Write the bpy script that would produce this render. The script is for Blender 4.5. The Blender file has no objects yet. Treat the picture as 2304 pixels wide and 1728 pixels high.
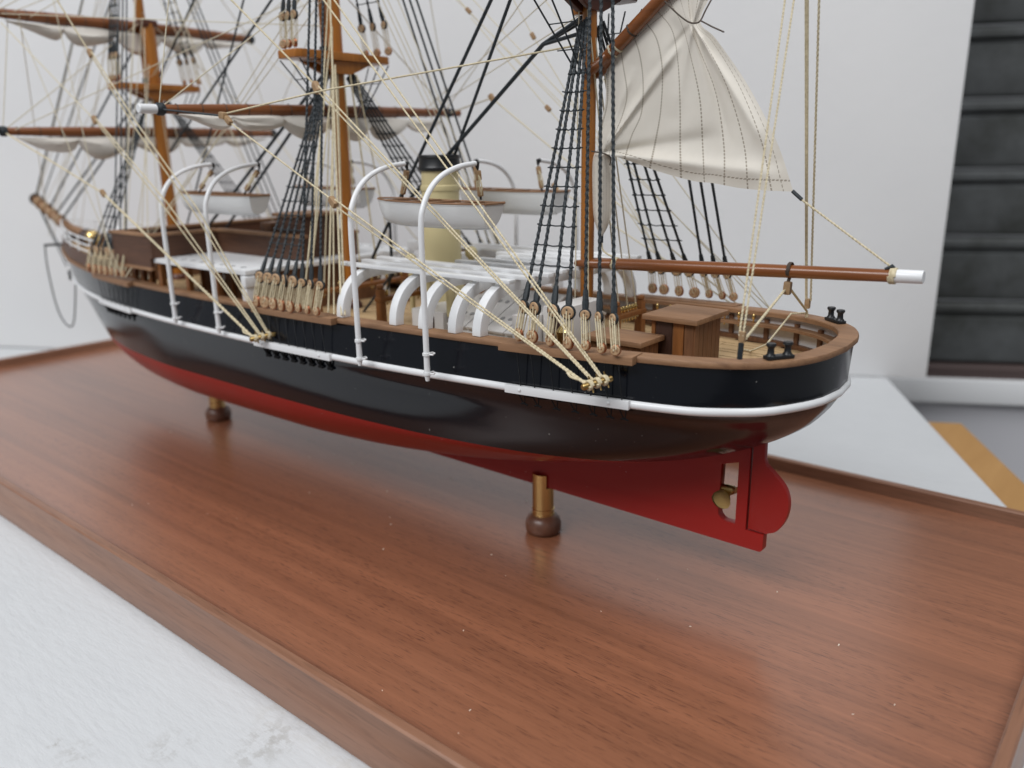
import bpy, bmesh, math, random
import numpy as np
from mathutils import Vector, Matrix
from mathutils.geometry import tessellate_polygon

random.seed(7)
rng = np.random.default_rng(7)
sc = bpy.context.scene
col = sc.collection
PI = math.pi

# ------------------------------------------------------------------ measuring frame
# Survey units: 1 unit = 0.17 m (the eye stands 1 unit above the base board). Model origin is under midships.
UNIT = 0.17
ORG = np.array([-2.2, 1.62, 0.0])
F_PX = 1837.68
RC = np.array([[0.77096556, 0.63672051, -0.01411051],
               [0.16377157, -0.21961427, -0.9617424],
               [-0.61545998, 0.73915936, -0.27359176]])
EYE = np.array([0.0, 0.0, 1.0])
def W(p):
    return Vector((np.asarray(p, float) - ORG) * UNIT)
def _ray(px, py):
    return RC.T @ np.array([px - 1152.0, py - 864.0, F_PX])
def at_y(px, py, y):
    d = _ray(px, py); return EYE + d * (y / d[1])
def at_x(px, py, x):
    d = _ray(px, py); return EYE + d * (x / d[0])
def at_z(px, py, z):
    d = _ray(px, py); return EYE + d * ((z - 1) / d[2])
CY = 1.62

# ------------------------------------------------------------------ camera
cam = bpy.data.cameras.new('camera')
cam.sensor_width = 36; cam.lens = F_PX / 2304 * 36
cam.clip_start = 0.005; cam.clip_end = 60
cam.dof.use_dof = True
cam.dof.focus_distance = 1.72 * UNIT
cam.dof.aperture_fstop = 9.0
co = bpy.data.objects.new('camera', cam); col.objects.link(co)
m = Matrix.Identity(4)
for i in range(3):
    m[i][0] = RC[0][i]; m[i][1] = -RC[1][i]; m[i][2] = -RC[2][i]
m.translation = W(EYE)
co.matrix_world = m
sc.camera = co

# ------------------------------------------------------------------ light: ceiling lamps of a workshop
wd = bpy.data.worlds.new('World'); sc.world = wd; wd.use_nodes = True
bg = wd.node_tree.nodes['Background']
bg.inputs[0].default_value = (0.66, 0.69, 0.73, 1); bg.inputs[1].default_value = 0.30
def area(name, loc, target, sx, sy, power, colr):
    l = bpy.data.lights.new(name, 'AREA'); l.shape = 'RECTANGLE'; l.size = sx; l.size_y = sy
    l.energy = power; l.color = colr
    o = bpy.data.objects.new(name, l); col.objects.link(o); o.location = loc
    o.rotation_euler = (Vector(target) - Vector(loc)).to_track_quat('-Z', 'Y').to_euler()
area('ceiling_lamp', (-0.15, -2.15, 2.05), (0.0, 0.25, 0.1), 2.2, 0.9, 60, (0.98, 0.985, 1.0))
area('ceiling_lamp.001', (0.95, 0.0, 1.9), (0.1, 0.1, 0), 0.9, 1.6, 22, (0.98, 0.985, 1.0))
vs = sc.view_settings
vs.view_transform = 'Standard'; vs.look = 'None'; vs.exposure = 0.06; vs.gamma = 1.0; vs.use_curve_mapping = False
sc.cycles.max_bounces = 8

# ------------------------------------------------------------------ materials
def mat(name, color, rough=0.5, metal=0.0, coat=0.0, coat_rough=0.1, spec=0.5, sss=0.0):
    mt = bpy.data.materials.new(name); mt.use_nodes = True
    b = mt.node_tree.nodes['Principled BSDF']
    b.inputs['Base Color'].default_value = (*color, 1)
    b.inputs['Roughness'].default_value = rough
    b.inputs['Metallic'].default_value = metal
    b.inputs['Coat Weight'].default_value = coat
    b.inputs['Coat Roughness'].default_value = coat_rough
    b.inputs['Specular IOR Level'].default_value = spec
    return mt
class NB:
    """small helper for node graphs"""
    def __init__(s, mt): s.nt = mt.node_tree; s.b = s.nt.nodes['Principled BSDF']
    def n(s, typ, **kw):
        o = s.nt.nodes.new(typ)
        for k, v in kw.items(): setattr(o, k, v)
        return o
    def link(s, a, b): s.nt.links.new(a, b)
    def coord(s, scale, kind='Object', rot=(0, 0, 0)):
        t = s.n('ShaderNodeTexCoord'); mp = s.n('ShaderNodeMapping')
        mp.inputs['Scale'].default_value = scale; mp.inputs['Rotation'].default_value = rot
        s.link(t.outputs[kind], mp.inputs[0]); return mp.outputs[0]
    def noise(s, vec, scale, detail=3, rough=0.5, dist=0.0):
        t = s.n('ShaderNodeTexNoise'); t.inputs['Scale'].default_value = scale; t.inputs['Detail'].default_value = detail
        t.inputs['Roughness'].default_value = rough; t.inputs['Distortion'].default_value = dist
        s.link(vec, t.inputs['Vector']); return t.outputs[0]
    def ramp(s, fac, stops):
        r = s.n('ShaderNodeValToRGB'); e = r.color_ramp.elements
        while len(e) < len(stops): e.new(0.5)
        for q, (p, c) in zip(e, stops):
            q.position = p; q.color = (*c, 1) if len(c) == 3 else c
        s.link(fac, r.inputs[0]); return r.outputs[0]
    def mix(s, a, b, fac, mode='MIX'):
        x = s.n('ShaderNodeMix', data_type='RGBA', blend_type=mode)
        if isinstance(fac, (int, float)): x.inputs[0].default_value = fac
        else: s.link(fac, x.inputs[0])
        for v, i in ((a, 6), (b, 7)):
            if isinstance(v, tuple): x.inputs[i].default_value = (*v, 1)
            else: s.link(v, x.inputs[i])
        return x.outputs[2]
    def bump(s, h, strength, dist):
        t = s.n('ShaderNodeBump'); t.inputs['Strength'].default_value = strength; t.inputs['Distance'].default_value = dist
        s.link(h, t.inputs['Height']); s.link(t.outputs[0], s.b.inputs['Normal'])
def wood(name, dark, light, along=(1, 1, 1), scale=160, rough=0.5, coat=0.0, coat_rough=0.2, bump=0.15, pores=0.0, big=0.35):
    """grain stretched along one axis; colours are the wood's own"""
    mt = mat(name, light, rough, coat=coat, coat_rough=coat_rough); g = NB(mt)
    v = g.coord(along)
    n1 = g.noise(v, scale, 6, 0.62, 0.6)
    n2 = g.noise(v, scale * 0.16, 3, 0.5, 0.8)
    c1 = g.ramp(n1, [(0.30, dark), (0.72, light)])
    c2 = g.ramp(n2, [(0.32, tuple(x * 0.62 for x in light)), (0.68, tuple(min(1, x * 1.12) for x in light))])
    c = g.mix(c1, c2, big)
    if pores:
        n3 = g.noise(v, scale * 3.2, 2, 0.6)
        pm = g.ramp(n3, [(0.36, (1, 1, 1)), (0.46, (0, 0, 0))])
        c = g.mix(c, tuple(x * 0.45 for x in dark), g.mix((0, 0, 0), pm, pores))
    g.link(c, g.b.inputs['Base Color'])
    if bump: g.bump(n1, bump, 0.0004)
    return mt

M = {}
M['board'] = wood('mahogany_board', (0.175, 0.061, 0.027), (0.325, 0.128, 0.063), (0.022, 1, 1), 520, 0.5, 1.0, 0.25, 0.03, 0.0, 0.5)
M['board_rim'] = wood('mahogany_rim', (0.19, 0.082, 0.045), (0.31, 0.155, 0.092), (0.06, 1, 1), 300, 0.42, 0.25, 0.22, 0.08, 0.3)
M['board_rim_y'] = wood('mahogany_rim_end', (0.19, 0.082, 0.045), (0.31, 0.155, 0.092), (1, 0.06, 1), 300, 0.42, 0.25, 0.22, 0.08, 0.3)
M['foot'] = wood('turned_foot', (0.085, 0.034, 0.019), (0.17, 0.072, 0.042), (1, 1, 1), 300, 0.4, 0.2)
M['mast'] = wood('varnished_mast', (0.27, 0.085, 0.010), (0.45, 0.165, 0.022), (1, 1, 0.05), 600, 0.32, 0.3, 0.2, 0.06)
M['spar'] = wood('varnished_spar', (0.13, 0.038, 0.009), (0.26, 0.084, 0.021), (0.06, 0.06, 1), 600, 0.32, 0.3, 0.2, 0.06)
M['top'] = wood('dark_top_wood', (0.05, 0.015, 0.008), (0.12, 0.035, 0.016), (1, 0.1, 1), 600, 0.4, 0.1, 0.3)
M['rail'] = wood('walnut_rail', (0.16, 0.076, 0.035), (0.33, 0.182, 0.094), (0.08, 1, 1), 900, 0.6, 0.0, bump=0.2)
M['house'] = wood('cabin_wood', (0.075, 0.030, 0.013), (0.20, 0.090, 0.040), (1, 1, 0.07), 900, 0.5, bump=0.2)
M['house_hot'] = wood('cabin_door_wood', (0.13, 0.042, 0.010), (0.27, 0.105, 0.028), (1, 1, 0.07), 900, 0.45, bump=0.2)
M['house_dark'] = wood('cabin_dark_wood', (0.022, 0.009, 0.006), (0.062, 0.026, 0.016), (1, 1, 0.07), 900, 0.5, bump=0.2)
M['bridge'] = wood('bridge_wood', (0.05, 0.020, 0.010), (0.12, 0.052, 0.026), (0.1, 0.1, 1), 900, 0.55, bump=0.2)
M['deck'] = wood('deck_plank', (0.42, 0.27, 0.13), (0.62, 0.44, 0.24), (0.06, 1, 1), 900, 0.6, bump=0.1)
M['caulk'] = mat('deck_caulk', (0.12, 0.075, 0.04), 0.8)
M['deadeye'] = wood('deadeye_wood', (0.33, 0.19, 0.10), (0.55, 0.36, 0.20), (1, 1, 1), 500, 0.55, bump=0.1)
M['pin'] = wood('block_wood', (0.22, 0.125, 0.06), (0.42, 0.27, 0.14), (1, 1, 1), 500, 0.55, bump=0.1)
M['copper'] = mat('copper_strop', (0.42, 0.17, 0.09), 0.38, 1.0)
M['brass'] = mat('polished_brass', (0.70, 0.51, 0.22), 0.24, 1.0)
M['brass_old'] = mat('dull_brass', (0.38, 0.26, 0.10), 0.34, 1.0)
M['white'] = mat('white_paint', (0.78, 0.79, 0.80), 0.32)
g = NB(M['white']); g.bump(g.noise(g.coord((1, 1, 1)), 500, 2), 0.12, 0.0003)
M['offwhite'] = mat('grey_white_paint', (0.66, 0.64, 0.62), 0.45)
M['boat'] = mat('boat_white_paint', (0.70, 0.71, 0.71), 0.33)
g = NB(M['boat']); g.bump(g.noise(g.coord((0.3, 1, 1)), 260, 2), 0.25, 0.0005)
M['grey'] = mat('grey_paint', (0.30, 0.30, 0.30), 0.5)
M['black_metal'] = mat('black_metal', (0.010, 0.011, 0.013), 0.38)
M['iron'] = mat('flat_black_iron', (0.008, 0.008, 0.009), 0.85, spec=0.15)
M['yellow'] = mat('buff_paint', (0.62, 0.53, 0.29), 0.42)
M['rope'] = mat('cream_rope', (0.62, 0.54, 0.37), 0.8)
g = NB(M['rope']); g.link(g.ramp(g.noise(g.coord((1, 1, 1)), 900, 3), [(0.3, (0.52, 0.44, 0.28)), (0.7, (0.70, 0.62, 0.44))]), g.b.inputs['Base Color'])
M['rope_pale'] = mat('pale_rope', (0.60, 0.54, 0.40), 0.8)
M['rope_black'] = mat('tarred_rope', (0.010, 0.016, 0.021), 0.6)
g = NB(M['rope_black']); g.link(g.ramp(g.noise(g.coord((1, 1, 1)), 1500, 3), [(0.35, (0.006, 0.010, 0.014)), (0.75, (0.03, 0.040, 0.046))]), g.b.inputs['Base Color'])
M['thread'] = mat('brown_thread', (0.07, 0.05, 0.038), 0.8)
M['red'] = mat('red_bottom_paint', (0.31, 0.013, 0.010), 0.36, spec=0.35)
g = NB(M['red']); g.bump(g.noise(g.coord((0.3, 1, 1)), 700, 3), 0.06, 0.0003)
M['black'] = mat('black_gloss_paint', (0.0035, 0.0045, 0.0075), 0.16, spec=0.46)
g = NB(M['black']); g.bump(g.noise(g.coord((0.35, 1, 1)), 420, 3), 0.07, 0.0003)
def dusty(mt, base, dust, scale, lo, hi):
    q = NB(mt); n = q.noise(q.coord((1, 1, 1)), scale, 1, 0.3)
    q.link(q.mix(base, dust, q.ramp(n, [(lo, (0, 0, 0)), (hi, (1, 1, 1))])), q.b.inputs['Base Color'])
dusty(M['black'], (0.0035, 0.0045, 0.0075), (0.35, 0.35, 0.33), 950, 0.81, 0.83)
dusty(M['red'], (0.31, 0.013, 0.010), (0.5, 0.35, 0.33), 700, 0.815, 0.83)
M['foam'] = mat('white_foam', (0.68, 0.70, 0.71), 0.75)
g = NB(M['foam'])
v = g.coord((1, 1, 1), rot=(0, 0, 0.5))
n1 = g.noise(g.coord((0.25, 1, 1), rot=(0, 0, -0.95)), 420, 3)
n2 = g.noise(v, 60, 4)
stain = g.mix((0, 0, 0), g.ramp(g.noise(v, 190, 3), [(0.5, (0, 0, 0)), (0.62, (1, 1, 1))]), g.ramp(g.noise(v, 13, 1), [(0.63, (0, 0, 0)), (0.72, (0.75, 0.75, 0.75))]))
g.link(g.mix(g.mix((0.575, 0.588, 0.598), (0.54, 0.553, 0.565), n2), (0.50, 0.49, 0.46), stain), g.b.inputs['Base Color'])
fc = g.b.inputs['Base Color'].links[0].from_socket
tc = g.n('ShaderNodeTexCoord')
for (sxp, syp, rad, amt) in ((612, 1662, 0.013, 0.6), (385, 1680, 0.010, 0.45), (560, 1712, 0.009, 0.4), (122, 1673, 0.003, 0.8), (170, 1695, 0.008, 0.4)):
    ds = g.n('ShaderNodeVectorMath', operation='DISTANCE'); g.link(tc.outputs['Object'], ds.inputs[0]); ds.inputs[1].default_value = W(at_z(sxp, syp, -0.08))
    near_ = g.n('ShaderNodeMapRange'); near_.inputs['From Min'].default_value = rad; near_.inputs['From Max'].default_value = rad * 0.25
    g.link(ds.outputs['Value'], near_.inputs['Value'])
    mk = g.mix((0, 0, 0), g.ramp(g.noise(v, 330, 4, 0.6), [(0.46, (0, 0, 0)), (0.60, (amt, amt, amt))]), near_.outputs[0])
    fc = g.mix(fc, (0.36, 0.35, 0.33), mk)
g.link(fc, g.b.inputs['Base Color'])
g.bump(n1, 0.35, 0.0012)
M['wall'] = mat('white_board_wall', (0.665, 0.675, 0.685), 0.8)
g = NB(M['wall']); vv = g.coord((1, 1, 1))
g.link(g.ramp(g.noise(vv, 4, 4), [(0.3, (0.665, 0.667, 0.672)), (0.7, (0.735, 0.735, 0.733))]), g.b.inputs['Base Color'])
g.bump(g.noise(vv, 120, 4), 0.14, 0.0012)
M['wall_edge'] = mat('foam_edge', (0.63, 0.60, 0.58), 0.85)
M['shutter'] = mat('shutter_grey', (0.055, 0.062, 0.068), 0.55)
g = NB(M['shutter']); vv = g.coord((1, 1, 1))
g.link(g.ramp(g.noise(vv, 14, 6, 0.65), [(0.30, (0.03, 0.032, 0.026)), (0.50, (0.075, 0.08, 0.08)), (0.70, (0.115, 0.123, 0.127))]), g.b.inputs['Base Color'])
M['rust'] = mat('shutter_rust', (0.075, 0.05, 0.046), 0.7)
M['floor'] = mat('concrete_floor', (0.10, 0.10, 0.10), 0.7)
M['plaster'] = mat('grey_plaster', (0.56, 0.56, 0.59), 0.8)
M['tan'] = wood('beech_table', (0.42, 0.22, 0.075), (0.56, 0.32, 0.125), (1, 0.15, 1), 60, 0.5, bump=0.05)
M['dust'] = mat('wood_dust', (0.75, 0.66, 0.55), 0.9)
M['board'].node_tree.nodes['Principled BSDF'].inputs['Coat IOR'].default_value = 1.62
g = NB(M['board'])       # open pores: short dark dashes along the grain
old = g.b.inputs['Base Color'].links[0].from_socket
pv = g.coord((0.07, 1, 1)); pn = g.noise(pv, 2400, 2, 0.55)
den = g.ramp(g.noise(g.coord((0.05, 1, 1)), 40, 3), [(0.35, (0.1, 0.1, 0.1)), (0.65, (1, 1, 1))])
pm = g.mix((0, 0, 0), den, g.ramp(pn, [(0.33, (1, 1, 1)), (0.42, (0, 0, 0))]))
g.link(g.mix(old, (0.07, 0.022, 0.011), g.mix((0, 0, 0), pm, 0.75)), g.b.inputs['Base Color'])
# sail cloth: panel seams are stitched print, laid out in the cloth's own UV
M['sail'] = mat('sail_canvas', (0.66, 0.61, 0.535), 0.85)
g = NB(M['sail'])
uv = g.n('ShaderNodeUVMap'); sx = g.n('ShaderNodeSeparateXYZ'); g.link(uv.outputs[0], sx.inputs[0])
def mth(op, a, b=None):
    t = g.n('ShaderNodeMath', operation=op)
    for i, q in enumerate((a, b)):
        if q is None: continue
        if isinstance(q, (int, float)): t.inputs[i].default_value = q
        else: g.link(q, t.inputs[i])
    return t.outputs[0]
line = mth('LESS_THAN', mth('ABSOLUTE', mth('SUBTRACT', mth('FRACT', mth('ADD', mth('MULTIPLY', sx.outputs[0], 9.0), 0.4)), 0.5)), 0.034)
hem = mth('MAXIMUM', mth('LESS_THAN', mth('ABSOLUTE', mth('SUBTRACT', sx.outputs[1], 0.955)), 0.0035),
          mth('MAXIMUM', mth('LESS_THAN', mth('ABSOLUTE', mth('SUBTRACT', sx.outputs[0], 0.955)), 0.0025),
              mth('LESS_THAN', mth('ABSOLUTE', mth('SUBTRACT', sx.outputs[1], 0.05)), 0.0035)))
dash = mth('GREATER_THAN', mth('FRACT', mth('MULTIPLY', sx.outputs[1], 60.0)), 0.30)
dash2 = mth('GREATER_THAN', mth('FRACT', mth('MULTIPLY', mth('ADD', sx.outputs[0], sx.outputs[1]), 50.0)), 0.35)
st = mth('MAXIMUM', mth('MULTIPLY', line, dash), mth('MULTIPLY', hem, dash2))
w1 = g.n('ShaderNodeTexWave'); w1.inputs['Scale'].default_value = 130; g.link(uv.outputs[0], w1.inputs[0])
w2 = g.n('ShaderNodeTexWave', bands_direction='Y'); w2.inputs['Scale'].default_value = 130; g.link(uv.outputs[0], w2.inputs[0])
cl = g.mix((0.73, 0.685, 0.605), (0.78, 0.735, 0.66), g.noise(g.coord((1, 1, 1)), 300, 4))
g.link(g.mix(cl, (0.30, 0.255, 0.20), mth('MULTIPLY', st, 0.9)), g.b.inputs['Base Color'])
g.bump(mth('ADD', w1.outputs[1], w2.outputs[1]), 0.12, 0.0003)
M['furled'] = mat('furled_canvas', (0.60, 0.56, 0.50), 0.9)
g = NB(M['furled']); g.link(g.ramp(g.noise(g.coord((1, 0.3, 1)), 120, 3), [(0.3, (0.62, 0.58, 0.52)), (0.7, (0.76, 0.72, 0.66))]), g.b.inputs['Base Color'])

# ------------------------------------------------------------------ mesh building (all in survey units)
class MB:
    def __init__(s): s.v = []; s.f = []; s.uv = None; s.mi = []
    def add(s, vs_, fs, mi=0):
        o = len(s.v); s.v.extend([tuple(map(float, p)) for p in vs_])
        s.f.extend([tuple(i + o for i in f) for f in fs]); s.mi.extend([mi] * len(fs)); return s
    def box(s, c, size, rz=0.0, mi=0, taper=1.0):
        hx, hy, hz = (q / 2 for q in size); ca, sa = math.cos(rz), math.sin(rz); P = []
        for z in (-hz, hz):
            k = taper if z > 0 else 1.0
            for x, y in ((-hx, -hy), (hx, -hy), (hx, hy), (-hx, hy)):
                x2, y2 = x * k, y * k
                P.append((c[0] + x2 * ca - y2 * sa, c[1] + x2 * sa + y2 * ca, c[2] + z))
        return s.add(P, [(3, 2, 1, 0), (4, 5, 6, 7), (0, 1, 5, 4), (1, 2, 6, 5), (2, 3, 7, 6), (3, 0, 4, 7)], mi)
    def span(s, x0, x1, y0, y1, z0, z1, mi=0):
        return s.box(((x0 + x1) / 2, (y0 + y1) / 2, (z0 + z1) / 2), (abs(x1 - x0), abs(y1 - y0), abs(z1 - z0)), 0, mi)
    def tube(s, pts, r, n=8, cap=True, mi=0, lobes=0, twist=0.0, flat=None):
        P = np.asarray(pts, float); k = len(P)
        R_ = np.full(k, r, float) if np.isscalar(r) else np.asarray(r, float)
        T = np.gradient(P, axis=0); T /= np.maximum(np.linalg.norm(T, axis=1)[:, None], 1e-9)
        ref = np.array([0, 0, 1.0]) if abs(T[0][2]) < 0.9 else np.array([1.0, 0, 0])
        a = np.cross(T[0], ref); a /= np.linalg.norm(a); V = []
        L = 0.0
        for i in range(k):
            a = a - T[i] * (a @ T[i]); a /= max(np.linalg.norm(a), 1e-9); b = np.cross(T[i], a)
            if i: L += np.linalg.norm(P[i] - P[i - 1])
            for j in range(n):
                th = 2 * PI * j / n; rr = R_[i]
                if lobes: rr *= 1 + 0.16 * math.cos(lobes * th)
                ph = th + twist * L
                e = math.cos(ph) * a + math.sin(ph) * b * (flat if flat else 1.0)
                V.append(P[i] + rr * e)
        F = []
        for i in range(k - 1):
            for j in range(n):
                q = (j + 1) % n
                F.append((i * n + j, i * n + q, (i + 1) * n + q, (i + 1) * n + j))
        if cap: F.append(tuple(reversed(range(n)))); F.append(tuple((k - 1) * n + j for j in range(n)))
        return s.add(V, F, mi)
    def rope(s, pts, r, twisted=False):
        P = np.asarray(pts, float)
        if twisted:
            Q = []
            for i in range(len(P) - 1):
                L = np.linalg.norm(P[i + 1] - P[i]); k = max(2, int(L / (r * 1.5)))
                for j in range(k): Q.append(P[i] + (P[i + 1] - P[i]) * j / k)
            Q.append(P[-1])
            return s.tube(Q, r * 1.05, 9, True, 0, 3, 1.0 / (r * 2.1))
        return s.tube(P, r, 6)
    def lathe(s, prof, o=(0, 0, 0), ax=(0, 0, 1), n=16, mi=0, cap=True):
        ax = np.asarray(ax, float); ax /= np.linalg.norm(ax)
        ref = np.array([1.0, 0, 0]) if abs(ax[0]) < 0.9 else np.array([0, 1.0, 0])
        a = np.cross(ax, ref); a /= np.linalg.norm(a); b = np.cross(ax, a); V = []
        for r, h in prof:
            for j in range(n):
                t = 2 * PI * j / n; V.append(np.asarray(o) + ax * h + r * (math.cos(t) * a + math.sin(t) * b))
        F = []
        for i in range(len(prof) - 1):
            for j in range(n):
                q = (j + 1) % n; F.append((i * n + j, i * n + q, (i + 1) * n + q, (i + 1) * n + j))
        if cap: F.append(tuple(reversed(range(n)))); F.append(tuple((len(prof) - 1) * n + j for j in range(n)))
        return s.add(V, F, mi)
    def plate(s, outline, thick, plane='xz', at=0.0, holes=()):
        """flat plate of an outline (2-D), with holes; thickness centred on `at`"""
        loops = [list(outline)] + [list(h) for h in holes]
        flat = [p for l in loops for p in l]
        tris = tessellate_polygon([[Vector((p[0], p[1], 0)) for p in l] for l in loops])
        def P(p, d):
            if plane == 'xz': return (p[0], at + d, p[1])
            if plane == 'xy': return (p[0], p[1], at + d)
            return (at + d, p[0], p[1])
        n = len(flat); V = [P(p, -thick / 2) for p in flat] + [P(p, thick / 2) for p in flat]
        F = [tuple(t) for t in tris] + [tuple(i + n for i in reversed(t)) for t in tris]
        o = 0
        for l in loops:
            k = len(l)
            for i in range(k): j = (i + 1) % k; F.append((o + i, o + j, o + j + n, o + i + n))
            o += k
        return s.add(V, F)
    def grid(s, G, wrap=False, mi=0):
        G = np.asarray(G, float); a, b = G.shape[:2]; F = []
        for i in range(a - 1):
            for j in range(b if wrap else b - 1):
                q = (j + 1) % b; F.append((i * b + j, i * b + q, (i + 1) * b + q, (i + 1) * b + j))
        return s.add(G.reshape(-1, 3), F, mi)
    def mesh(s, name, mats, base=(0, 0, 0), smooth=True, angle=40, bevel=0.0):
        me = bpy.data.meshes.new(name)
        b = np.asarray(base, float)
        me.from_pydata([tuple((np.asarray(p) - ORG) * UNIT - b) for p in s.v], [], s.f)
        for m_ in (mats if isinstance(mats, (list, tuple)) else [mats]): me.materials.append(M[m_] if isinstance(m_, str) else m_)
        me.polygons.foreach_set('material_index', s.mi)
        bm = bmesh.new(); bm.from_mesh(me)
        bmesh.ops.remove_doubles(bm, verts=bm.verts, dist=2e-6)
        bmesh.ops.recalc_face_normals(bm, faces=bm.faces)
        if bevel:
            ed = [e for e in bm.edges if len(e.link_faces) == 2 and e.calc_face_angle(0) > 0.6]
            bmesh.ops.bevel(bm, geom=ed, offset=bevel * UNIT, segments=2, profile=0.6, affect='EDGES', clamp_overlap=True)
        bm.to_mesh(me); bm.free()
        if smooth:
            me.polygons.foreach_set('use_smooth', [True] * len(me.polygons))
            me.set_sharp_from_angle(angle=math.radians(angle))
        return me

class Thing:
    """an Empty at the thing's base; parts hang below it"""
    def __init__(s, name, label, cat, base, group=None):
        s.o = bpy.data.objects.new(name, None); s.o.empty_display_size = 0.02; col.objects.link(s.o)
        s.base = W(base); s.o.location = s.base
        s.o['label'] = label; s.o['category'] = cat
        if group: s.o['group'] = group
    def part(s, name, mb, mats, parent=None, label=None, kind=None, **kw):
        me = mb.mesh(name, mats, s.base, **kw)
        o = bpy.data.objects.new(name, me); col.objects.link(o); o.parent = parent or s.o
        if label: o['label'] = label
        if kind: o['kind'] = kind
        return o
    def put(s, name, me, pos, rot=None, parent=None, scale=1.0):
        """a shared mesh placed at a survey point"""
        o = bpy.data.objects.new(name, me); col.objects.link(o); o.parent = parent or s.o
        o.location = W(pos) - s.base
        if rot is not None: o.rotation_euler = rot
        o.scale = (scale,) * 3
        return o
def local_mesh(name, mb, mats, **kw):
    """mesh around its own origin, survey units -> metres"""
    mb.v = [tuple(np.asarray(p) + ORG) for p in mb.v]
    return mb.mesh(name, mats, (0, 0, 0), **kw)
def single(name, mb, mats, label=None, cat=None, kind=None, **kw):
    me = mb.mesh(name, mats, (0, 0, 0), **kw)
    o = bpy.data.objects.new(name, me); col.objects.link(o)
    if label: o['label'] = label
    if cat: o['category'] = cat
    if kind: o['kind'] = kind
    return o
def pchip(x, y, xi):
    x = np.asarray(x, float); y = np.asarray(y, float); xi = np.asarray(xi, float)
    if x[0] > x[-1]: x = x[::-1]; y = y[::-1]
    h = np.diff(x); d = np.diff(y) / h; n = len(x); mm = np.zeros(n)
    for i in range(1, n - 1):
        if d[i - 1] * d[i] > 0:
            w1_, w2_ = 2 * h[i] + h[i - 1], h[i] + 2 * h[i - 1]
            mm[i] = (w1_ + w2_) / (w1_ / d[i - 1] + w2_ / d[i])
    mm[0], mm[-1] = d[0], d[-1]
    i = np.clip(np.searchsorted(x, xi) - 1, 0, n - 2); t = np.clip((xi - x[i]) / h[i], 0, 1); hh = h[i]
    return ((2 * t**3 - 3 * t**2 + 1) * y[i] + (t**3 - 2 * t**2 + t) * hh * mm[i] + (-2 * t**3 + 3 * t**2) * y[i + 1] + (t**3 - t**2) * hh * mm[i + 1])
def smooth_path(pts, n=8):
    P = np.asarray(pts, float); out = []
    Q = np.vstack([2 * P[0] - P[1], P, 2 * P[-1] - P[-2]])
    for i in range(1, len(Q) - 2):
        for j in range(n):
            t = j / n
            out.append(0.5 * (2 * Q[i] + (Q[i + 1] - Q[i - 1]) * t + (2 * Q[i - 1] - 5 * Q[i] + 4 * Q[i + 1] - Q[i + 2]) * t * t + (3 * Q[i] - Q[i - 1] - 3 * Q[i + 1] + Q[i + 2]) * t**3))
    out.append(P[-1]); return np.array(out)

# ================================================================== SETTING
ZF = -0.08
wa = np.array([-5.411, 1.712]); wb = np.array([-1.043, 4.109])      # where the wall panel meets the foam sheet
wd_ = (wb - wa) / np.linalg.norm(wb - wa); wn = np.array([wd_[1], -wd_[0]])   # wn points to the camera side
def flat_quad(mb, pts, z0, z1, mi=0):
    n = len(pts); mb.add([(p[0], p[1], z0) for p in pts] + [(p[0], p[1], z1) for p in pts],
        [tuple(reversed(range(n))), tuple(range(n, 2 * n))] + [(i, (i + 1) % n, (i + 1) % n + n, i + n) for i in range(n)], mi)
# foam sheet on the table
c0 = wb + wn * 0.0
c1 = c0 + wn * 3.05
c2 = c1 - wd_ * 9.0
c3 = c0 - wd_ * 9.0
fo = MB(); flat_quad(fo, [c3, c2, c1, c0], ZF - 0.10, ZF)
single('foam_board', fo, 'foam', 'white foam sheet lying flat on the table under the wooden base', 'foam sheet', bevel=0.02)
# table below it: beech edge shows at the right
tb = Thing('table', 'tan beech table showing as a strip beside the white foam sheet', 'table', (-1, 1.5, -0.9))
e0 = wb + wd_ * 0.42 - wn * (-0.20)
t0 = wb + wd_ * 0.235 + wn * 0.36
pts = [t0 - wd_ * 9.0, t0 - wd_ * 9.0 + wn * 2.74, t0 + wn * 2.74, t0]
q = MB(); flat_quad(q, pts, ZF - 0.22, ZF - 0.103)
tb.part('table_top', q, 'tan', bevel=0.012)
for k, p in enumerate((pts[0] + wn * .3 + wd_ * .3, pts[1] - wn * .3 + wd_ * .3, pts[2] - wn * .3 - wd_ * .3, pts[3] + wn * .3 - wd_ * .3)):
    q = MB(); q.box((p[0], p[1], -2.3), (0.3, 0.3, 4.0), 0.5); tb.part('leg', q, 'tan')
q = MB(); flat_quad(q, [(-14, -8), (8, -8), (8, 12), (-14, 12)], -4.4, -4.3); single('floor', q, 'floor', kind='structure')
# standing white panel
WT = 0.16
pw = MB(); P0 = wa - wd_ * 5.0
E = wb + wd_ * 0.175
top = 3.4; lean = 0.0
vlist = []
for d in (0.0, WT):
    for p, z, sh in ((P0, ZF, 0), (E, ZF, 0.0), (E, top, lean * 2.1), (P0, top, 0)):
        b2 = p - wn * d + wd_ * sh; vlist.append((b2[0], b2[1], z))
pw.add(vlist, [(0, 1, 2, 3), (7, 6, 5, 4), (1, 5, 6, 2), (0, 4, 5, 1), (3, 2, 6, 7), (0, 3, 7, 4)])
single('backdrop', pw, 'wall', 'white panel standing behind the ship model', 'backdrop', kind='structure', bevel=0.006)
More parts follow.
